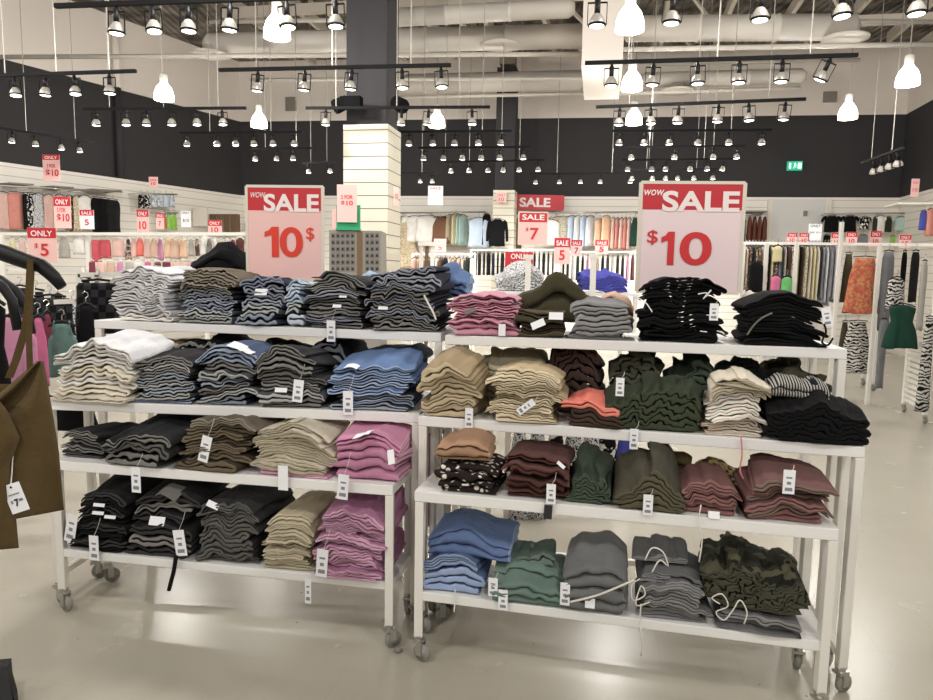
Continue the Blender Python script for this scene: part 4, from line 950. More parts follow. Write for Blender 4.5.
for k, (x0, y0, x1, y1, lab) in enumerate(((787, 233, 797, 244, 'pink ten dollar sign in front of the grey door, nearer the rust garments'), (799, 233, 809, 244, 'pink ten dollar sign in front of the grey door, nearer the door card'), (831, 233, 843, 247, 'pink ten dollar sign under the first black top'), (846, 232, 857, 246, 'pink ten dollar sign under the second black top'),
                         (870, 231, 881, 248, 'pink ten dollar sign below the white and green top'), (899, 235, 911, 248, 'pink fifteen dollar sign near the blue tops'))):
    small(x0, y0, x1, y1, 10.4, lab, 'ONLY', [('15' if k == 5 else '10', .5, .66, .5, .36)], hf=.36)
sign(808.5, 224, 821.5, 241, 10.4, 'white notice card with black heading beside the grey door', 'tag', None, [('ONLY', .5, .12, .8, .14, 'black'), ('$10  $15', .5, .5, .8, .1, 'black')])
sign(911, 179, 919, 197, 12.6, 'tall pink card standing on the white wall shelf', 'pinksign', None, [('SALE', .5, .2, .7, .14, 'redtext2'), ('10', .5, .6, .6, .2, 'redtext2')])
sign(392.5, 187, 399.5, 206, 8.3, 'pink card on the side of the slatted front column', 'pinksign', None, [('10', .5, .5, .7, .3, 'redtext2')], yaw=R(60))
# ---------------------------------------------------------------- hanging clothes
SHAPE = {  # rows: (share of length from the top, half width, half depth) as shares of the garment's width
 'top': [(0, .16, .10), (.03, .30, .13), (.09, .44, .16), (.2, .43, .19), (.45, .42, .20), (.75, .45, .21), (1, .47, .22)],
 'tank': [(0, .20, .09), (.05, .26, .12), (.18, .30, .15), (.3, .42, .18), (.6, .44, .20), (1, .48, .22)],
 'dress': [(0, .16, .09), (.03, .30, .12), (.08, .42, .15), (.25, .36, .17), (.38, .32, .17), (.6, .42, .22), (1, .52, .28)],
 'skirt': [(0, .26, .12), (.05, .28, .13), (.3, .38, .18), (.65, .46, .22), (1, .52, .26)],
 'trousers': [(0, .30, .10), (.03, .40, .12), (.2, .44, .16), (.5, .42, .15), (.8, .40, .15), (1, .42, .16)],
 'shorts': [(0, .40, .10), (.05, .46, .13), (.4, .48, .17), (1, .50, .18)],
 'gown': [(0, .10, .08), (.04, .18, .12), (.2, .24, .16), (.5, .36, .22), (1, .5, .28)],
}
def hang_me(name, shape, w, h, mat, seed, n=28, rip=.35, sub=14, thin=1.0):
    P = SHAPE[shape]; ts = np.linspace(0, 1, sub); r = np.random.RandomState(seed)
    hw = np.interp(ts, [p[0] for p in P], [p[1] for p in P])*w; hd = np.interp(ts, [p[0] for p in P], [p[2] for p in P])*w*thin
    m1, m2 = r.randint(4, 7), r.randint(7, 11); p1, p2, p3 = r.uniform(0, 6, 3)
    V = []
    for t, a, b in zip(ts, hw, hd):
        th = np.linspace(0, 2*PI, n, endpoint=False); c, s_ = np.cos(th), np.sin(th)
        k = 1+rip*(.2+.8*t)*(.6*np.cos(m1*th+p1+t*.7)+.4*np.cos(m2*th+p2-t))
        x = a*np.sign(c)*np.abs(c)**.8*(1+.03*np.sin(t*7+p3)); y = b*s_*k
        z = -t*h-(.018*h*np.cos(3*th+p1) if t > .97 else 0)+0*th
        V.append(np.stack([x, y, z], 1))
    V = np.concatenate(V); fs = [(i*n+j, (i+1)*n+j, (i+1)*n+(j+1) % n, i*n+(j+1) % n) for i in range(sub-1) for j in range(n)]
    fs += [tuple(range(n)), tuple((sub-1)*n+j for j in range(n))[::-1]]
    return mesh(name, V, fs, mat, None, True)
HANGN = 0
def hang(shape, x, yt, yb, Y, wpx, key, yaw=0.0, label='', group=None, name=None, hanger='blackpl', sleeve=None, width=None, rip=.35, hook=.07, strap=False, thin=1.0):
    "a garment on a hanger: centre photo column, photo rows of its shoulders and hem, depth in metres"
    global HANGN; HANGN += 1
    p = at(x, yt, Y); q = at(x, yb, Y); h = p[2]-q[2]; w = width or wpx*mpp(Y)
    nm = name or {'top': 'hanging_shirt', 'tank': 'hanging_tank_top', 'dress': 'hanging_dress', 'skirt': 'hanging_skirt', 'trousers': 'hanging_trousers', 'shorts': 'hanging_shorts', 'gown': 'hanging_gown'}[shape]
    mb = FB[key][0]; o = obj(nm, hang_me(nm, shape, w, h, mb, HANGN, n=28 if wpx > 12 or width else 20, rip=rip, thin=thin, sub=14 if h*F/Y > 30 else 9), None, p, yaw)
    tag(o, label, nm.replace('hanging_', '').replace('_', ' '), group)
    far = Y > 7
    if hanger:
        g = G(); a = w*(.40 if shape not in ('trousers', 'shorts', 'skirt') else .34); up = .012
        if shape in ('trousers', 'shorts', 'skirt'): pts = [(-a, 0, up), (0, 0, up+.012), (a, 0, up)]
        else: pts = [(-a, 0, -h*.05+up*.3), (-a*.5, 0, up*.6), (0, 0, up*1.6), (a*.5, 0, up*.6), (a, 0, -h*.05+up*.3)]
        g.tube(pts, .009 if not far else .007, 6); hg = g.put('hanger', M[hanger], o)
        g = G(); z0 = up*1.6; g.tube([(0, 0, z0), (0, 0, z0+hook*.45), (.014, 0, z0+hook*.6), (.012, 0, z0+hook*.9), (-.004, 0, z0+hook), (-.016, 0, z0+hook*.85)], .003 if not far else .0035, 5)
        g.put('hook', M['chrome'] if not far else M['alu'], hg)
    if sleeve:
        for s_ in (-1, 1):
            g = G(); L = h*sleeve
            g.tube([(s_*w*.36, 0, -h*.07), (s_*w*.47, 0, -h*.13), (s_*w*.56, .004, -h*.13-L*.5), (s_*w*.58, .0, -h*.13-L)], [w*.10, w*.11, w*.09, w*.075], 10); g.put('sleeve', mb, o, True)
    if strap:
        for s_ in (-1, 1):
            g = G(); g.tube([(s_*w*.22, 0, .02), (s_*w*.24, -w*.06, -h*.1), (s_*w*.26, -w*.10, -h*.2)], w*.028, 6); g.put('strap', mb, o, True)
    return o
def rack(label, bars, r=.02, mat='white', casters=(), name='garment_rack', parts=None, square=True):
    "a clothes rail built of tubes; bars are ((x0, y0, Y0), (x1, y1, Y1), part name)"
    c = at(*bars[0][0]); root = empty(name, (c[0], c[1], 0), 0, label, 'clothes rack')
    for (a, b, nm) in bars:
        A = at(*a) if len(a) == 3 else np.array(a[1:]); Bp = at(*b) if len(b) == 3 else np.array(b[1:])
        if np.linalg.norm(A-Bp) < 1e-3: continue
        g = G()
        if square: g.bar(A, Bp, r)
        else: g.tube([A, Bp], r/2, 8)
        g.put(nm, M[mat], root, world=True)
    for p in casters: caster(root, (p[0], p[1], 0), .3)
    return root
def post(x, y, Y, w=.03, root=None, nm='post', z0=0.0):
    p = at(x, y, Y); g = G(); g.bar([p[0], p[1], z0], p, w); g.put(nm, M['white'], root, world=True)

# -- sloping wall: rows of trousers, shorts and tops side by side under shelves
def wl(x, y, gap=.35): return wallpt(x, y, WLm, WLb, gap)
def railw(label, x0, x1, y, gap=.42, A=WLm, Bb=WLb, mat='chrome', name='wall_rail'):
    p, q = wallpt(x0, y[0], A, Bb, gap), wallpt(x1, y[1], A, Bb, gap); root = empty(name, (p+q)/2, 0, label, 'clothes rail')
    g = G(); g.tube([p, q], .016, 8); g.put('rail_tube', M[mat], root, True, world=True)
    A3 = np.array([*A, 0.0]); e = np.array([*Bb, 0.0])-A3; e /= np.linalg.norm(e); n = np.array([-e[1], e[0], 0])
    for t in (.03, .35, .66, .97):
        s_ = p+(q-p)*t; g = G(); g.bar(s_, s_+n*(gap-.005), .02); g.put('bracket', M[mat], root, world=True)
    return root
railw('hanging rail on the sloping wall above the swimwear rail', -8, 122, (185, 192), .4)
WLY = math.atan2(WLb[1]-WLm[1], WLb[0]-WLm[0])
cnt = 0
for (x, yt, yb, key, shp, wd, lab, yw) in ((3, 193, 229, 'blush', 'trousers', .34, 'blush pink trousers first in from the frame edge on the sloping wall', .5), (16, 193, 229, 'salmon', 'trousers', .34, 'salmon trousers hanging beside the blush pair on the sloping wall', .1),
        (26, 194, 230, 'black', 'trousers', .3, 'black trousers hanging between the salmon and the floral ones on the sloping wall', 1.0), (32, 194, 230, 'bwfloral', 'trousers', .3, 'black and white floral trousers next to the black pair on the sloping wall', .6),
        (39, 194, 230, 'bwspeck', 'dress', .32, 'black and white speckled dress next to the floral trousers on the sloping wall', .3), (49, 195, 230, 'blush', 'top', .3, 'blush top behind the ONLY ten dollar sign on the sloping wall', .5), (60, 195, 231, 'stone', 'top', .3, 'stone top half hidden by the ONLY ten dollar sign', .5),
        (70, 196, 231, 'multi', 'top', .3, 'dark patterned top between the ONLY ten dollar sign and the white top', .7), (77, 196, 231, 'beigegown', 'top', .3, 'beige patterned top next to the white top on the sloping wall', .8), (85, 196, 226, 'snow', 'top', .36, 'white top hanging in the middle of the sloping wall rail', .2),
        (97, 198, 232, 'black', 'trousers', .34, 'black trousers next to the white top on the sloping wall', .3), (105, 199, 232, 'black', 'trousers', .34, 'black trousers in the middle of the last black three on the sloping wall', .3), (113, 200, 232, 'blk', 'trousers', .36, 'black trousers at the rail end on the sloping wall', .2)):
    p = wl(x, yt, .4); hang(shp, x, yt, yb, p[1], 10, key, WLY+yw*.6, lab, 'clothes along the sloping wall rail', width=wd, thin=.4)
for (x0, x1, y, lab) in ((-4, 20, 184, 'dark'), (40, 60, 187, 'middle'), (80, 108, 190, 'third')):
    p, q = wl(x0, y, .02), wl(x1, y+1.5, .02); e = (q-p)/np.linalg.norm(q-p); n = np.array([e[1], -e[0], 0]); g = G(); g.obox((p+q)/2+n*.2, (q-p)/2, n*.2, EZ*.012)
    tag(g.put('wall_shelf', M['grate'], None), f'thin grey shelf on the sloping wall, {dict(dark="by the frame edge", middle="over the speckled dress", third="over the white top")[lab]}', 'shelf')
# second stretch of wall behind: small hung rows
for k, (x, yt, yb, key, shp, lab, yw) in enumerate(((141, 195, 208, 'bwfloral', 'shorts', 'black and white floral shorts high on the wall', 0), (147, 195, 208, 'bwfloral', 'shorts', 'black and white floral shorts nearer the blue floral row', 0), (154, 195, 207, 'bluefloral', 'shorts', 'blue floral shorts first of the pale row high on the wall', .3),
        (160, 195, 207, 'bluefloral', 'shorts', 'blue floral shorts second of the pale row high on the wall', .5), (166, 195, 207, 'icy', 'shorts', 'icy blue shorts third of the pale row high on the wall', .4), (172, 196, 207, 'bluefloral', 'shorts', 'blue floral shorts last of the pale row high on the wall', .3),
        (164, 214, 228, 'orange', 'tank', 'coral orange top beside the neon green ones', .5), (169, 214, 229, 'lime', 'tank', 'lime green top beside the coral one', .3), (174, 214, 230, 'lime', 'tank', 'lime green top at the end of the neon group', .1))):
    p = wl(x, yt, .3); hang(shp, x, yt, yb, p[1], 7, key, WLY+yw*.5, lab, 'small clothes on the far slatted wall')
railw('short hanging rail for the floral shorts', 137, 177, (193.5, 194.5), .3)
railw('short hanging rail for the neon tops', 160, 178, (212.5, 213), .3)
p = wl(200.5, 217, .3); m = mpp(p[1]); g = G(); g.obox(p, EU*7.5*m, EV*.03, EZ*9*m); tag(g.put('display_board', M['carton'], None), 'blank cream panel standing before the far slatted wall', 'panel')
p = wl(225, 224, .4); m = mpp(p[1]); root = empty('wood_cabinet', p-EZ*9*m, 0, 'brown wood panelled niche behind the black crumpled top', 'cabinet')
g = G(); g.obox(p, EU*15*m, EV*.05, EZ*9.5*m); g.put('panel', M['wood'], root, world=True)
for q in (-7, 0, 7):
    g = G(); g.obox(p+EU*q*m-EV*.06, EU*.6*m, EV*.012, EZ*8.5*m); g.put('upright', M['olive_wood'] if 'olive_wood' in M else M['patch'], root, world=True)

# -- swimwear rail in mid hall
YS = 8.3
root = rack('long white rail frame hung with swimwear', [((-5, 234, YS), (246, 234, YS-.5), 'top_rail'), ((-5, 270, YS), (246, 271, YS-.5), 'lower_rail')], .035)
for x in (1, 88, 205): post(x, 234, YS-.1, .045, root)
for k, (x, yt, yb, key, shp, w_) in enumerate(((64, 238, 258, 'stone', 'tank', 15), (79, 238, 254, 'snow', 'top', 13), (96, 240, 262, 'red', 'shorts', 9), (105, 240, 258, 'red', 'shorts', 13), (118, 239, 257, 'blush', 'top', 13), (128, 239, 260, 'multi', 'tank', 8), (134, 239, 258, 'blush', 'tank', 8),
        (140, 238, 256, 'orange', 'tank', 8), (147, 239, 258, 'blush', 'tank', 9), (154, 239, 258, 'peach', 'tank', 9), (160, 239, 260, 'rose', 'tank', 8), (168, 238, 258, 'apricot', 'tank', 9), (175, 238, 259, 'peach', 'tank', 10), (183, 239, 258, 'apricot', 'tank', 9), (191, 239, 256, 'stone', 'tank', 6),
        (197, 239, 256, 'multi', 'tank', 6), (203, 239, 255, 'snow', 'tank', 6), (209, 239, 256, 'bwstripe', 'tank', 6), (215, 239, 256, 'snow', 'tank', 6), (221, 240, 256, 'stone', 'tank', 6), (227, 240, 256, 'lgrey', 'tank', 6), (233, 240, 257, 'wine', 'tank', 7), (240, 238, 258, 'maroon', 'top', 9), (12, 240, 262, 'butter', 'tank', 9), (22, 240, 262, 'blush', 'tank', 8))):
    order = ['first', 'second', 'third', 'fourth', 'fifth', 'sixth', 'seventh', 'eighth', 'ninth', 'tenth', 'eleventh', 'twelfth', 'thirteenth', 'fourteenth', 'fifteenth', 'sixteenth', 'seventeenth', 'eighteenth', 'nineteenth', 'twentieth', 'twenty-first', 'twenty-second', 'last']
    if k < 23: lab = f'{FB[key][2]} swim piece, {order[k]} along the swimwear rail from ONLY $5 sign'
    else: lab = f'{FB[key][2]} swim piece on the swimwear rail between frame edge and ONLY $5 sign'
    hang(shp, x, yt, yb, YS-.25*(x/200), w_, key, (k*7 % 5-2)*.22, lab, 'swimwear on the long white rail', name='hanging_swimsuit', hanger='white', hook=.05)
for k in range(16):
    x = 92+k*9.3; key = ['wine', 'rose', 'hotpink', 'blush', 'stone', 'multi', 'peach', 'snow'][(k*3) % 8]
    hang('shorts', x, 262, 274, YS-.45, 8, key, (k % 3-1)*.3, f'{FB[key][2]} bikini bottom, {order[k]} along the lower swimwear rail from the white post', 'bikini bottoms on the lower swimwear rail', name='hanging_bikini_bottom', hanger='white', hook=.04)

# -- white stepped rails with black and bright tops, near the front garment
YB = 4.6
root = rack('white stepped square-tube rail holding black checked garments', [((128, 274, YB), (79, 275, YB), 'arm'), ((79, 274, YB), (79, 302, YB), 'drop_bar'), ((79, 301, YB), (55, 302, YB), 'lower_arm'), ((98, 275, YB), (98, 283, YB), 'drop_bar')], .03); post(129, 274, YB, .035, root)
root = rack('white stepped rail under the ONLY $5 sign', [((83, 270, YB+.5), (30, 271, YB+.5), 'arm'), ((51, 271, YB+.5), (51, 300, YB+.5), 'drop_bar')], .035); post(30, 271, YB+.5, .035, root)
for (shp, x, yt, yb, Y, w_, key, yw, lab, kw) in (
    ('shorts', 98, 283, 332, 4.55, 46, 'check', .05, 'black checked skirt hanging on the stepped rail beside the pale jeans', dict(name='hanging_skirt')), ('shorts', 50, 298, 334, 4.9, 46, 'check', 0, 'black checked shorts hanging under the ONLY $5 sign', {}),
    ('tank', 62, 324, 376, 4.2, 32, 'teal', .15, 'teal grey tank top hanging between the pink top and the white jeans', dict(strap=True)), ('tank', 86, 306, 372, 4.35, 22, 'black', .6, 'black top with loose straps beside the teal tank top', dict(strap=True)),
    ('tank', 38, 318, 386, 4.0, 16, 'hotpink', .7, 'hot pink narrow top beside the teal tank top', {}), ('tank', 47, 314, 370, 4.3, 12, 'wine', .9, 'wine red top squeezed between hot pink and teal tops', {}),
    ('tank', 14, 318, 384, 3.4, 46, 'rose', .1, 'rose pink tank top with wide neck behind the bronze dress', dict(strap=True)), ('tank', 70, 395, 428, 3.95, 52, 'black', .2, 'black garment hanging low behind the white jeans table', {}),
    ('skirt', 36, 292, 336, 5.4, 22, 'black', .5, 'black garment on the stepped rail closest to the rose pink top', {}), ('tank', 58, 296, 332, 5.1, 16, 'black', 1.0, 'black top seen edge-on between checked shorts and teal top', {}), ('skirt', 72, 303, 338, 5.0, 18, 'bwspeck', .8, 'dark speckled garment peeking over the teal tank top', {}),
    ('skirt', 84, 280, 312, 5.3, 18, 'blk', .9, 'faded black skirt under the drop bar of the stepped rail', {}), ('tank', 97, 318, 368, 4.6, 18, 'black', .9, 'black top seen edge-on beside the jeans rack leg', {}), ('skirt', 20, 288, 318, 5.6, 22, 'check', .3, 'black checked garment deep behind the bronze dress strap', {}),
    ('dress', -14, 300, 420, 3.1, 40, 'black', .5, 'black dress at the frame edge behind the bronze dress', {}), ('skirt', 112, 286, 330, 5.2, 26, 'black', .4, 'black skirt half hidden by the pale jeans stack', {})):
    hang(shp, x, yt, yb, Y, w_, key, yw, lab, None, **kw)
# -- near bronze dress on its black hanger
YN = 1.52
root = empty('hanging_dress', at(-20, 300, YN), 0, 'bronze olive strappy dress on a black hanger with $7 tag, closest garment', 'dress')
def nearsheet(nm, pts, mat, th=.012, fold=.012, seed=1, nx=26, ny=26, dY=0.0):
    "cloth panel between photo outline rows: pts = [(y, x_edge0, x_edge1)]"
    ys = np.linspace(pts[0][0], pts[-1][0], ny); e0 = np.interp(ys, [p[0] for p in pts], [p[1] for p in pts]); e1 = np.interp(ys, [p[0] for p in pts], [p[2] for p in pts])
    N = Noise(seed); front, back = [], []
    for j in range(ny):
        for i in range(nx):
            t = i/(nx-1); x = e0[j]+(e1[j]-e0[j])*t; f = j/(ny-1)
            yy = ys[j]-(1-t)*0+ (pts[0][3] if len(pts[0]) > 3 else 0)*t*(f)
            bul = math.sqrt(max(0, 1-(2*t-1)**2))
            dz = fold*(.3+f)*(math.sin(t*9+seed+f*2)*.6+float(N(t*7, f*3)))*(bul+.15)
            front.append(at(x, yy, YN+dY-.035*bul+dz)); back.append(at(x, yy, YN+dY+.035*bul+.004+dz*.4))
    V = front+back; k = nx*ny; fs = []
    for j in range(ny-1):
        for i in range(nx-1):
            a = j*nx+i; fs += [(a, a+nx, a+nx+1, a+1), (k+a+1, k+a+nx+1, k+a+nx, k+a)]
    per = list(range(nx))+[j*nx+nx-1 for j in range(1, ny)]+[(ny-1)*nx+i for i in range(nx-2, -1, -1)]+[j*nx for j in range(ny-2, 0, -1)]
    fs += [(per[i], per[(i+1) % len(per)], k+per[(i+1) % len(per)], k+per[i]) for i in range(len(per))]
    return wchild(nm, mesh(nm, V, fs, mat, None, True), root)
bz = FB['bronze'][0]
nearsheet('back_panel', [(384, -60, 36), (420, -80, 40), (470, -84, 44)], bz, seed=5, fold=.008, nx=16, ny=12, dY=.06)
nearsheet('dress_front', [(361, 37, 44, -30), (372, 24, 45.5), (388, 6, 48), (404, -16, 50), (425, -60, 53), (470, -92, 59), (540, -98, 64)], bz, seed=3, fold=.034, nx=40, ny=40)
nearsheet('wrap_flap', [(396, -60, -4, -8), (412, -60, 8), (440, -62, 20), (468, -64, 10), (500, -66, 14), (556, -70, 19)], bz, seed=8, fold=.022, nx=22, ny=30, dY=-.085)
def strapn(nm, pts, wpx, dY=0):
    n = len(pts); V = []
    for (x, y) in pts: V += [at(x-wpx/2, y, YN-.02+dY), at(x+wpx/2, y, YN-.02+dY), at(x+wpx/2, y, YN-.012+dY), at(x-wpx/2, y, YN-.012+dY)]
    fs = [(4*i+a, 4*i+(a+1) % 4, 4*i+4+(a+1) % 4, 4*i+4+a) for i in range(n-1) for a in range(4)]+[(0, 3, 2, 1), (4*n-4, 4*n-3, 4*n-2, 4*n-1)]
    return wchild(nm, mesh(nm, V, fs, bz, None, False), root)
strapn('strap', [(31, 258), (29, 300), (25, 330), (16, 360), (9, 378)], 8.5, .01); strapn('strap', [(30, 259), (30, 300), (29, 340), (30, 372)], 6.5, -.008)
g = G(); g.tube([at(x, y, YN) for x, y in ((-60, 262), (-30, 243), (-12, 248), (6, 254), (28, 262), (42, 266), (54, 277), (62, 287))], [.014, .016, .017, .018, .017, .016, .014, .011], 12)
hg = g.put('hanger', M['blackpl'], root, True, world=True)
g = G(); g.tube([at(x, y, YN) for x, y in ((-30, 243), (-30, 222), (-24, 206), (-34, 196), (-42, 206))], .0025, 6); g.put('hook', M['chrome'], hg, True, world=True)
c = at(15.5, 498, YN-.11); m = mpp(YN-.11); a = R(19); ex = np.array([math.cos(a), 0, math.sin(a)]); ez = np.array([-math.sin(a), 0, math.cos(a)])
g = G(); vs = [c+ex*x*m+ez*y*m+np.array([0, d_, 0]) for d_ in (0, .0012) for x, y in ((-9.5, -15.5), (9.5, -15.5), (9.5, 15.5), (-5.5, 15.5), (-9.5, 11))]
g.add(vs, [(0, 1, 2, 3, 4), (9, 8, 7, 6, 5)]+[(i, 5+i, 5+(i+1) % 5, (i+1) % 5) for i in range(5)])
tg = g.put('price_tag', M['tag'], root, world=True); tg['label'] = 'white price tag reading $7.00'
nrm = np.cross(ex, ez)
text(tg, '7', c-ez*5*m, ex, ez, 4.6*m, 8*m, 'blackpl', bold=.035, depth=.0012); text(tg, '$', c-ez*4*m-ex*4.8*m, ex, ez, 2.6*m, 4.4*m, 'blackpl', bold=.02, depth=.0012); text(tg, '00', c-ez*3*m+ex*5*m, ex, ez, 4.4*m, 3*m, 'blackpl', bold=.02, depth=.0012)
g = G(); g.obox(c+ez*4.2*m+nrm*.0012, ex*6*m, nrm*.0003, ez*.5*m); g.put('print_line', M['patch'], tg, world=True)
g = G(); g.lathe(c+ez*12*m-nrm*.0, [(.0011, 0), (.0022, .0006), (.0022, .0016), (.0011, .0018)], 10, axis=nrm); g.put('eyelet', M['black'], tg, world=True)
g = G(); g.tube([c+ez*13*m, at(12, 470, YN-.09), at(13, 452, YN-.06)], .0012, 5); g.put('string', M['string'], tg, world=True)
for k, (x, w_) in enumerate(((-2, 52), (12, 44))):
    g = G(); Yh = 2.6+k*.5; g.tube([at(xx+x, yy+k*4, Yh) for xx, yy in ((-30, 268), (-10, 276), (4, 286), (14, 300), (20, 330))], .018, 8)
    tag(g.put('coat_hanger', M['blackpl'], None, True), ['thick black hanger end close behind the bronze dress strap', 'black hanger end above the rose pink tank top'][k], 'hanger')
# dark thing at the lower frame corner: foot of a stand
p0 = atz(2, 742, .0); g = G(); P = [atz(x, y, z) for x, y, z in ((-14, 668, .12), (8, 666, .12), (9, 680, .09), (14, 699, .05), (16, 720, .0), (-14, 720, .0))]
V = P+[q+np.array([-.02, .05, 0]) for q in P]; n_ = len(P); g.add(V, [tuple(range(n_))[::-1], tuple(range(n_, 2*n_))]+[(i, (i+1) % n_, n_+(i+1) % n_, n_+i) for i in range(n_)])
tag(g.put('stand_foot_cover', M['blackpl'], None), 'dark slanted object end poking into the lower frame corner', 'stand')

# -- rail of pink clothes between the two racks
root = rack('low rail behind the gap between the two tables, hung with pink trousers', [((398, 428, 3.42), (447, 430, 3.42), 'top_rail')], .03)
for x in (400, 446): post(x, 429, 3.42, .03, root)
for k, (x, yb, key, w_) in enumerate(((414, 520, 'rose', 17), (427, 525, 'magenta', 15), (438, 512, 'rose', 12))):
    hang('trousers', x, 433, yb, 3.42, w_, key, .3*k-.2, ['rose pink trousers hanging in the gap nearest the jeans table post', 'magenta trousers hanging in the middle of the gap between tables', 'rose pink trousers hanging in the gap against the trouser table'][k])
p = atz(458, 629, .06); p_ = R4.P(R4.u(461, .3), .40, -R4.z)
o = obj('draped_trousers', hang_me('draped_trousers', 'shorts', .24, .2, FB['magenta'][0], 77), None, [p_[0], p_[1], .3], R4.ang); tag(o, 'magenta garment drooping below the bottom shelf behind the periwinkle sweatpants', 'trousers')
g = G(); g.obox(L2.P(L2.L-.045, .31, -.05), L2.eu*.05, L2.ev*.001, EZ*.03); o = g.put('shelf_ticket', M['green'], None); tag(o, 'green ticket under the second shelf corner of the jeans rack', 'ticket')
# -- black and white garments seen between the trouser rack shelves
root = rack('white rail behind the trouser rack hung with speckled garments', [((425, 424, 4.3), (640, 432, 4.3), 'top_rail')], .03)
for x in (428, 446, 470, 490, 508): post(x, 426, 4.3, .035, root)
for k, (x, key) in enumerate(((520, 'bwspeck'), (538, 'bwspeck'), (556, 'bwfloral'), (574, 'bwspeck'), (592, 'bwspeck'), (608, 'bwfloral'))):
    hang('skirt', x, 430, 520 if k < 2 else 480, 4.3, 24, key, .2*(k % 3-1), f'{FB[key][2]} skirt, {order[k]} from the bare posts behind the trouser rack', 'speckled skirts behind the trouser rack', rip=.2)
hang('skirt', 625, 432, 470, 4.3, 18, 'royal', 0, 'royal blue skirt at the end of the speckled row behind the trouser rack')
# -- table piles beyond the trouser rack: black patterned and royal blue
def tabl(label, x0, x1, y, Y, dep=.5):
    A, Bq = at(x0, y, Y), at(x1, y, Y); root = empty('display_table', ((A[0]+Bq[0])/2, A[1], 0), 0, label, 'display table')
    z = A[2]; g = G(); g.box((A[0], A[1], z-.03), (Bq[0], A[1]+dep, z)); g.put('table_top', M['shelf'], root, world=True)
    for (xx, yy) in ((A[0]+.03, A[1]+.03), (Bq[0]-.03, A[1]+.03), (A[0]+.03, A[1]+dep-.03), (Bq[0]-.03, A[1]+dep-.03)):
        g = G(); g.bar((xx, yy, 0), (xx, yy, z-.03), .035); g.put('leg', M['white'], root, world=True)
    return z
def floorheap(nm, x0, x1, ytop, z, Y, dep, key, label, cat, seed, fold=.9):
    A, Bq = at(x0-30, 272, Y), at(x1+30, 272, Y); S_ = Shelf((A[0], Y), (Bq[0], Y), z, dep, ''); return heap(S_, x0, x1, ytop, key, nm, label, cat, d=dep*.8, v0=.03, seed=seed, fold=fold)
z = tabl('white display table under the red ONLY sign', 495, 640, 291, 6.2, .6)
floorheap('crumpled_shirt', 498, 546, 266, z, 6.25, .4, 'bwspeck', 'black and white speckled pile below the red ONLY sign', 'shirt', 90)
floorheap('crumpled_shirt', 580, 630, 270, z, 6.25, .4, 'royal', 'royal blue pile heaped behind the grey sweatpants', 'shirt', 91)
floorheap('crumpled_trousers', 548, 578, 276, z, 6.25, .4, 'black', 'black pile between speckled and royal blue piles', 'trousers', 92)
for (x, y0, y1, lab) in ((527.5, 255, 283, 'white upright post beside the red ONLY sign'), (592, 254, 285, 'white upright post before the royal blue pile')):
    p = at(x, y0, 6.2); q = at(x, y1, 6.2); root = empty('display_post', q, 0, lab, 'post'); g = G(); g.bar([q[0], q[1]-.08, 0], [p[0], p[1]-.08, p[2]], .045); g.put('upright', M['white'], root, world=True)
    g = G(); g.obox([p[0], p[1]-.08, p[2]-.02], (.04, 0, 0), (0, .03, 0), (0, 0, .02)); g.put('bracket', M['white'], root, world=True)
# -- jewellery spinner in front of the column
YJ = 7.6; A = at(329, 230, YJ); Bq = at(381, 230, YJ); zt = A[2]; root = empty('jewellery_display', ((A[0]+Bq[0])/2, YJ, 0), 0, 'grey jewellery display tower with rows of earring cards before the slatted column', 'display stand')
g = G(); g.box((A[0], YJ, 0), (Bq[0], YJ+.5, zt)); g.put('tower', M['mesh_grey'], root, world=True)
g = G(); g.box(((A[0]*.46+Bq[0]*.54), YJ-.012, .4), ((A[0]*.36+Bq[0]*.64), YJ-.001, zt-.01)); g.put('dark_strip', M['wood'], root, world=True)
for rr in range(6):
    for cc in range(10):
        if cc in (5, 6): continue
        x = 333+cc*4.9; y = 235.5+rr*6.6; p = at(x, y, YJ-.005); m = mpp(YJ); g = G(); g.obox(p, (1.9*m, 0, 0), (0, .004, 0), (0, 0, 2.5*m)); g.obox(p+np.array([0, -.005, -.4*m]), (.9*m, 0, 0), (0, .002, 0), (0, 0, 1.1*m), 1)
        g.put('earring_card', [M['patch'], M['blackpl']], root, world=True)
for (x0, x1, y0, mt, lab) in ((332, 337, 209, 'pinksign', 'small pink box on the jewellery tower'), (338, 345, 206, 'navybox', 'navy box on the jewellery tower beside the green card stand'), (346, 350, 210, 'navybox', 'navy box squeezed against the green card stand')):
    A2, B2 = at(x0, 229.5, YJ+.1), at(x1, y0, YJ+.1); g = G(); g.box((A2[0], YJ+.1, zt+.001), (B2[0], YJ+.25, B2[2])); g.box((A2[0]+.004, YJ+.097, zt+.02), (B2[0]-.004, YJ+.0995, zt+.06)); tag(g.put('gift_box', M[mt], None), lab, 'box')
A2, B2 = at(336, 224, 7.58), at(360, 205, 7.58); root = empty('card_stand', (A2[0]/2+B2[0]/2, 7.6, zt), 0, 'green acrylic stand holding the pink two for ten card', 'card stand')
g = G(); g.box((A2[0], 7.56, zt), (B2[0], 7.68, zt+.02)); g.put('base', M['green'], root, world=True); g = G(); g.box((A2[0], 7.60, zt+.02), (B2[0], 7.615, B2[2])); g.put('back_plate', M['green'], root, world=True)

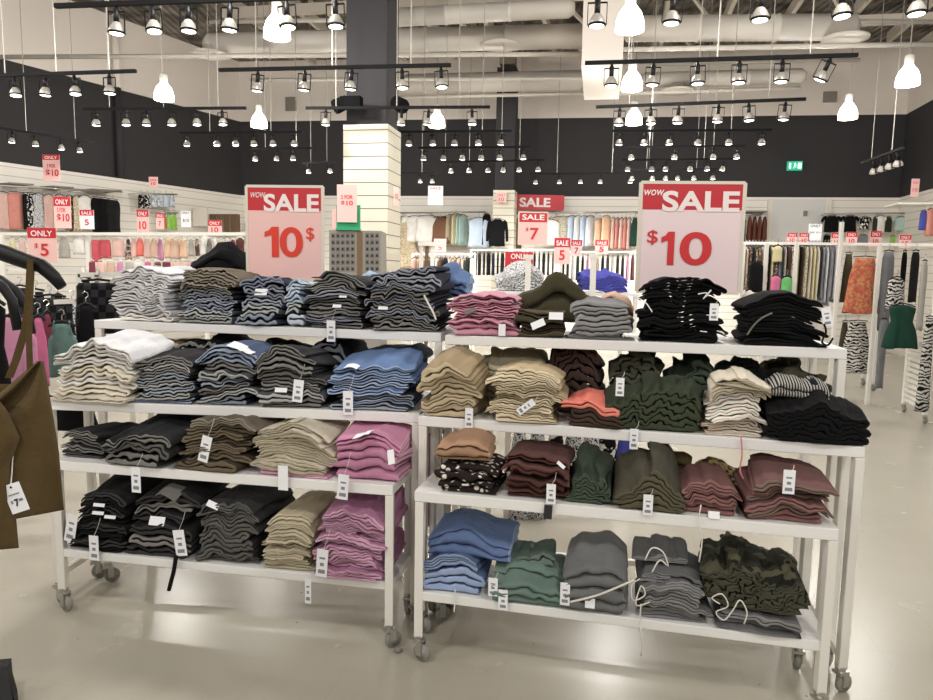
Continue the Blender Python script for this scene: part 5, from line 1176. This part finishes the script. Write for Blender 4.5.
# -- clothes along the back wall
def wb(x, y, gap): return wallpt(x, y, WLb, WRc, gap)
railw('long hanging rail on the back wall over the pale tops', 398, 486, (213, 212), .5, WLb, WRc)
railw('hanging rail on the back wall beyond the rear column', 512, 642, (213, 212), .5, WLb, WRc)
BWY = math.atan2(WRc[1]-WLb[1], WRc[0]-WLb[0])
for (shp, x, yt, yb, key, wd, yw, lab, kw) in (
    ('gown', 403, 217, 268, 'beigegown', .8, .2, 'long beige patterned gown beside the slatted front column', {}), ('top', 418, 216, 242, 'snow', .62, .1, 'white top hanging in front of the bright wall, nearer the gown', dict(sleeve=.3)), ('top', 428, 216, 242, 'snow', .6, .3, 'white top hanging in front of the bright wall, nearer the brown top', {}),
    ('tank', 441, 217, 243, 'chestnut', .42, .3, 'chestnut brown top on the back wall beside the white ones', {}), ('top', 445, 217, 243, 'dbrown', .4, .8, 'dark brown top squeezed beside the chestnut one', {}), ('top', 451, 215, 243, 'beige', .42, .7, 'beige top between brown and aqua tops', {}), ('top', 456, 214, 245, 'butter', .4, .9, 'pale yellow top before the aqua ones', {}),
    ('top', 460, 215, 245, 'aqua', .4, .9, 'pale aqua top nearer the yellow one', {}), ('top', 463.5, 215, 245, 'aqua', .4, .8, 'pale aqua top at the row end', {}), ('top', 479, 218, 247, 'icy', .5, .2, 'icy blue top beside the black one at the rear column', {}), ('top', 487, 214, 245, 'black', .45, .9, 'black narrow top hanging against the rear column edge', {}),
    ('tank', 515, 218, 248, 'tan', .35, .9, 'tan top hanging right past the rear column', {}), ('top', 519, 218, 248, 'chestnut', .35, .9, 'chestnut top behind the SALE $7 sign', {}), ('top', 551, 220, 245, 'snow', .45, .3, 'white top between the SALE $7 sign and the floral one', {}), ('top', 563, 217, 243, 'dotcream', .6, .1, 'cream patterned top with short sleeves in the middle of the back wall', dict(sleeve=.2)),
    ('top', 573, 216, 246, 'icy', .5, .6, 'icy blue top next to the cream patterned one', {}), ('top', 579, 216, 247, 'snow', .5, .7, 'white top between two icy ones on the back wall', {}), ('top', 585, 216, 247, 'icy', .5, .7, 'icy blue top before the pale grey one', {}), ('top', 591, 216, 246, 'lgrey', .5, .6, 'pale grey top before the apricot one', {}),
    ('top', 600, 219, 246, 'apricot', .45, .4, 'apricot top beside the pink row', {}), ('top', 607, 216, 247, 'apricot', .5, .6, 'apricot top touching the pink row', {}), ('tank', 614, 218, 249, 'blush', .35, .9, 'blush pink top, first of the pink row on the back wall', {}), ('tank', 618, 218, 249, 'salmon', .35, .9, 'salmon top, second of the pink row on the back wall', {}),
    ('tank', 622, 218, 249, 'blush', .35, .9, 'blush pink top, third of the pink row on the back wall', {}), ('tank', 626, 218, 249, 'salmon', .35, .9, 'salmon top, fourth of the pink row on the back wall', {}), ('tank', 630, 218, 249, 'blush', .35, .9, 'blush pink top, last of the pink row on the back wall', {}), ('tank', 635, 218, 246, 'emerald', .4, .5, 'emerald green top beside the big $10 sign', {})):
    p = wb(x, yt, .5 if yw > .35 else .42+.22*(int(x)//9 % 2)); hang(shp, x, yt, yb, p[1], 8, key, BWY+(yw if yw < .35 else .75+yw*.5), lab, 'clothes on the back wall', width=wd, thin=.36 if yw > .35 else .7, **kw)
p = at(498, 217, 14.55); hang('top', 497.5, 219, 246, 14.5, 17, 'black', -.1, 'black jacket with long sleeves displayed on the rear slatted column', None, name='hanging_jacket', sleeve=.7)
# low rails in front of the back wall, dark trousers and mixed tops
for (Y, x0, x1, y, lab, items) in ((14.2, 470, 560, 250, 'low rail of dark trousers before the rear column', [(475+i*4.6, 253, 275, ['black', 'char', 'dgrey', 'black', 'navy'][i % 5], 'trousers') for i in range(18)]),
                                   (12.0, 412, 476, 254, 'low rail of mixed tops before the aqua ones', [(415+i*4.4, 258, 280, ['blush', 'tan', 'peach', 'stone', 'dgreen', 'snow', 'chestnut', 'black'][i % 8], 'top') for i in range(14)]),
                                   (12.4, 560, 645, 252, 'low rail of mixed garments before the pink row', [(563+i*5, 256, 280, ['black', 'char', 'stone', 'dgreen', 'black', 'rose', 'mauve', 'tan'][i % 8], 'top') for i in range(16)])):
    root = rack(lab+' with white posts', [((x0, y, Y), (x1, y, Y), 'top_rail')], .03)
    for x in (x0+1, x1-1): post(x, y, Y, .035, root)
    for k, (x, yt, yb, key, shp) in enumerate(items):
        hang(shp, x, yt, yb, Y, 7, key, 1.3+(k % 3)*.08, f'{FB[key][2]} {"trousers" if shp == "trousers" else "top"}, {order[k]} on the {lab}', lab, width=.36, thin=.3)
p = at(427, 246, 8.9); root = empty('display_post', (p[0], p[1], 0), 0, 'dark upright with white cap standing beyond the bright blue jeans', 'post')
g = G(); g.bar([p[0], p[1], 0], p, .045); g.put('upright', M['wood'], root, world=True)
for s_ in (-.07, .07):
    g = G(); g.bar([p[0]+s_, p[1], 0], [p[0]+s_, p[1], p[2]], .05); g.put('side_post', M['white'], root, world=True)
g = G(); g.box((p[0]-.11, p[1]-.05, p[2]), (p[0]+.22, p[1]+.05, p[2]+.05)); g.put('cap', M['white'], root, world=True)

# -- trouser gondola beyond the exit side
YG = 9.6
root = rack('long white gondola hung with trousers and printed garments', [((738, 243, YG), (934, 245, YG-1.2), 'top_rail'), ((738, 315, YG), (872, 316, YG-.2), 'lower_rail')], .035)
for x, yy in ((744, 243), (767, 243), (797, 243), (842, 222), (880, 244)): post(x, yy, YG-(x-738)/196*1.2*.9-.26, .04, root)
cols = ['multi', 'beigegown', 'multi', 'char', 'leop', 'multi', 'stone', 'multi', 'black', 'butter', 'multi', 'hgrey', 'steel', 'stone', 'maroon', 'dotcream', 'leop', 'tan', 'dbrown', 'beigegown', 'dotcream', 'cream', 'butter', 'cream', 'char', 'gstripe', 'lgrey', 'gstripe', 'hgrey', 'lgrey', 'gstripe']
for k, key in enumerate(cols):
    x = 743+k*3.15; Yk = YG-(x-738)/196*1.1; long_ = k >= 13
    hang('trousers' if long_ else 'top', x, 247, (296+(k % 4)*3) if long_ else 284+(k % 5)*3, Yk, 6, key, 1.32+(k % 4)*.05, f'{FB[key][2]} {"trousers" if long_ else "garment"} hanging on the gondola, number {order[min(k, 22)] if k < 22 else ["twenty-third", "twenty-fourth", "twenty-fifth", "twenty-sixth", "twenty-seventh", "twenty-eighth", "twenty-ninth", "thirtieth", "thirty-first"][k-22]} from the $10 sign', 'trousers and tops on the gondola', width=.40, rip=.25, thin=.27)
for (shp, x, yt, yb, Y, w_, key, yw, lab, kw) in (
    ('top', 757, 262, 292, 9.0, 18, 'black', .3, 'black garment slung forward on the gondola near the white cap', {}), ('top', 776, 276, 296, 8.9, 12, 'hotpink', .2, 'hot pink garment low on the gondola beside the green one', {}), ('top', 787, 277, 298, 8.9, 13, 'greeng', .1, 'grass green garment low on the gondola beside the pink one', {}), ('top', 778, 246, 262, 9.2, 12, 'butter', .3, 'pale yellow garment hung over the gondola rail', {}),
    ('skirt', 849, 254, 302, 9.1, 14, 'olive', .4, 'olive garment tucked behind the orange floral skirt', {}), ('skirt', 865, 258, 313, 8.7, 36, 'orangefl', .1, 'orange floral flared skirt on the gondola', {}), ('trousers', 889, 252, 330, 8.6, 16, 'hgrey', .2, 'grey wide trousers hanging beside the orange floral skirt', {}), ('trousers', 884, 320, 388, 8.5, 12, 'hgrey', .3, 'grey long trousers hanging low beside the green dress', {}),
    ('skirt', 858, 322, 372, 8.8, 30, 'zebra', .1, 'zebra-striped skirt hanging below the orange floral one', {}), ('skirt', 845, 322, 356, 9.0, 12, 'olive', .5, 'olive garment low beside the zebra-striped skirt', {}), ('top', 897, 278, 308, 7.9, 24, 'zebra', .4, 'zebra-striped top slanting above the emerald dress', {}), ('trousers', 905, 252, 300, 8.0, 10, 'black', .6, 'black trousers nearer the grey wide trousers on the gondola end', {}),
    ('trousers', 916, 252, 302, 7.9, 12, 'blk', .3, 'black trousers in the last bay of the gondola', {}), ('dress', 903, 305, 348, 7.7, 34, 'emerald', .1, 'emerald green draped dress over the grid panel', {}), ('trousers', 925, 262, 330, 7.9, 11, 'stone', .5, 'stone grey trousers by the tall white post', {}), ('skirt', 930, 318, 410, 7.2, 16, 'zebra', .3, 'zebra-striped dress at the frame edge beside the grid panel', {})):
    hang(shp, x, yt, yb, Y, w_, key, yw, lab, None, **kw)
# rolling stand with louvred end panel
YE = 7.6; root = empty('rolling_stand', atz(912, 418, 0), 0, 'white rolling stand with a louvred end panel near the side wall', 'clothes rack')
pa, pb = atz(903, 412, .0), atz(924, 424, .0)
def up(p, z): return np.array([p[0], p[1], z])
for p, z1 in ((pa, .86), (pb, 2.02)):
    g = G(); g.bar(up(p, .1), up(p, z1), .04); g.put('post', M['white'], root, world=True); caster(root, up(p, 0), .5)
for z in (.16, .84):
    g = G(); g.bar(up(pa, z), up(pb, z), .035); g.put('rail', M['white'], root, world=True)
for k in range(10):
    z = .21+k*.062; g = G(); g.bar(up(pa, z), up(pb, z), .012, .035); g.put('louvre_slat', M['white'], root, world=True)
pq = at(872, 300, 8.6); root = empty('rolling_stand', (pq[0], pq[1], 0), 0, 'white rolling stand frame under the orange floral skirt', 'clothes rack')
pc, pd = atz(862, 385, 0), atz(872, 391, 0)
for p, z1 in ((pc, .35), (pd, 1.75)):
    g = G(); g.bar(up(p, .1), up(p, z1), .035); g.put('post', M['white'], root, world=True); caster(root, up(p, 0), .2)
g = G(); g.bar(up(pc, .3), up(pd, .3), .03); g.put('rail', M['white'], root, world=True)
# -- far wall behind the gondola: door, rust garments, row of small tops
p0, p1 = wb(767, 272, .0), wb(822, 272, .0)
g = G(); e = (p1-p0); e[2] = 0; W = np.linalg.norm(e); e /= W; n = np.array([e[1], -e[0], 0]); c = (p0+p1)/2; c[2] = 1.6
g.obox(c+n*.03, e*W/2, n*.03, EZ*1.6); dr = struct('door_1', g, M['door'])
g = G(); g.obox(np.array([*wb(765.6, 272, .03)[:2], 1.60]), e*.05, n*.05, EZ*1.60); g.obox(np.array([*wb(823.4, 272, .03)[:2], 1.60]), e*.05, n*.05, EZ*1.60); struct('trim_2', g, M['carton'])
p = wb(805.5, 213.5, .09); m = mpp(p[1]); g = G(); g.obox(p, e*1.6*m, n*.02, EZ*2.6*m); g.lathe(p+n*.02, [(1.0*m, 0), (.9*m, .02), (.4*m, .03)], 10, axis=n); tag(g.put('door_alarm', M['grate'], None), 'small grey box mounted high on the grey door', 'alarm')
for k, (x, key) in enumerate(((744, 'dbrown'), (750, 'rust'), (755, 'rust'), (760, 'rust'), (765, 'rust'))):
    p = wb(x, 217, .4); hang('top', x, 217, 243, p[1], 6, key, 1.25, f'{FB[key][2]} garment, {order[k]} beside the $10 sign on the far wall', 'rust garments on the far wall', width=.36, thin=.62)
railw('short rail of rust garments beside the grey door', 739, 762, (214.5, 214.5), .4, WLb, WRc)
g = G(); pp = wb(750, 212, .2); g.obox(pp, e*.3, n*.2, EZ*.015); tag(g.put('wall_shelf', M['grate'], None), 'thin grey shelf over the rust garments', 'shelf')
railw('hanging rail of small tops on the far wall above the gondola', 824, 915, (214, 213), .35, WLb, WRc)
for (x, yt, yb, w_, key, lab, sl) in ((832, 216, 232, 15, 'black', 'black top nearest the grey door on the far wall', .25), (850, 216, 232, 14, 'black', 'black top second from the grey door on the far wall', .2), (865, 217, 229, 10, 'bwfloral', 'dark floral small top on the far wall', .25), (881, 216, 233, 9, 'snow', 'white top with green edges on the far wall', .25),
        (876, 217, 231, 6, 'dgreen', 'green narrow top beside the white one on the far wall', 0), (889, 217, 232, 7, 'dgreen', 'green top past the white one on the far wall', 0), (902, 217, 231, 13, 'aqua', 'aqua patterned top on the far wall', .25), (914, 215, 232, 11, 'icy', 'icy blue top beside the cobalt one on the far wall', .2),
        (863, 235, 246, 11, 'gstripe', 'grey chevron top in the lower row of the far wall', 0), (827, 235, 246, 8, 'black', 'black top in the lower row by the grey door', 0), (893, 236, 246, 6, 'lime', 'lime green top in the lower row of the far wall', 0), (918, 234, 246, 10, 'cobalt', 'cobalt blue top in the lower row of the far wall', 0)):
    p = wb(x, yt, .35); hang('top', x, yt, yb, p[1], w_, key, BWY, lab, 'small tops on the far wall', sleeve=sl or None)
for (x, yt, yb, key, lab) in ((924, 211, 230, 'cobalt', 'cobalt blue top hanging under the white side-wall shelf'), (931, 209, 236, 'salmon', 'salmon top at the frame edge under the side-wall shelf')):
    hang('top', x, yt, yb, 12.4, 11, key, .4, lab, None)
g = G(); p = at(917, 205, 12.6); g.obox(p, EU*.42, EV*.3, EZ*.015); o = g.put('wall_shelf', M['white'], None); tag(o, 'white shelf board high at the side wall carrying a pink card', 'shelf')
g = G(); p = atz(398, 652, 0); g.lathe(p+EZ*.001, [(.012, 0), (.017, .004), (.015, .016), (.01, .02)], 14); tag(g.put('bottle_cap', M['grate'], None, True), 'small grey cap lying on the floor between the two racks', 'cap')

# ---------------------------------------------------------------- light and render look
w = bpy.data.worlds.new('world'); sc.world = w; w.use_nodes = True
bg = w.node_tree.nodes['Background']; bg.inputs['Color'].default_value = (1, .95, .88, 1); bg.inputs['Strength'].default_value = WORLD
sc.view_settings.view_transform = 'Standard'; sc.view_settings.look = 'None'; sc.view_settings.gamma = 1; sc.view_settings.exposure = EXPO; sc.view_settings.use_curve_mapping = False
sc.cycles.max_bounces = 6; sc.cycles.diffuse_bounces = 4; sc.cycles.glossy_bounces = 3; sc.cycles.use_light_tree = True; sc.cycles.sample_clamp_indirect = 6; sc.cycles.use_denoising = True
sc.cycles.caustics_reflective = False; sc.cycles.caustics_refractive = False
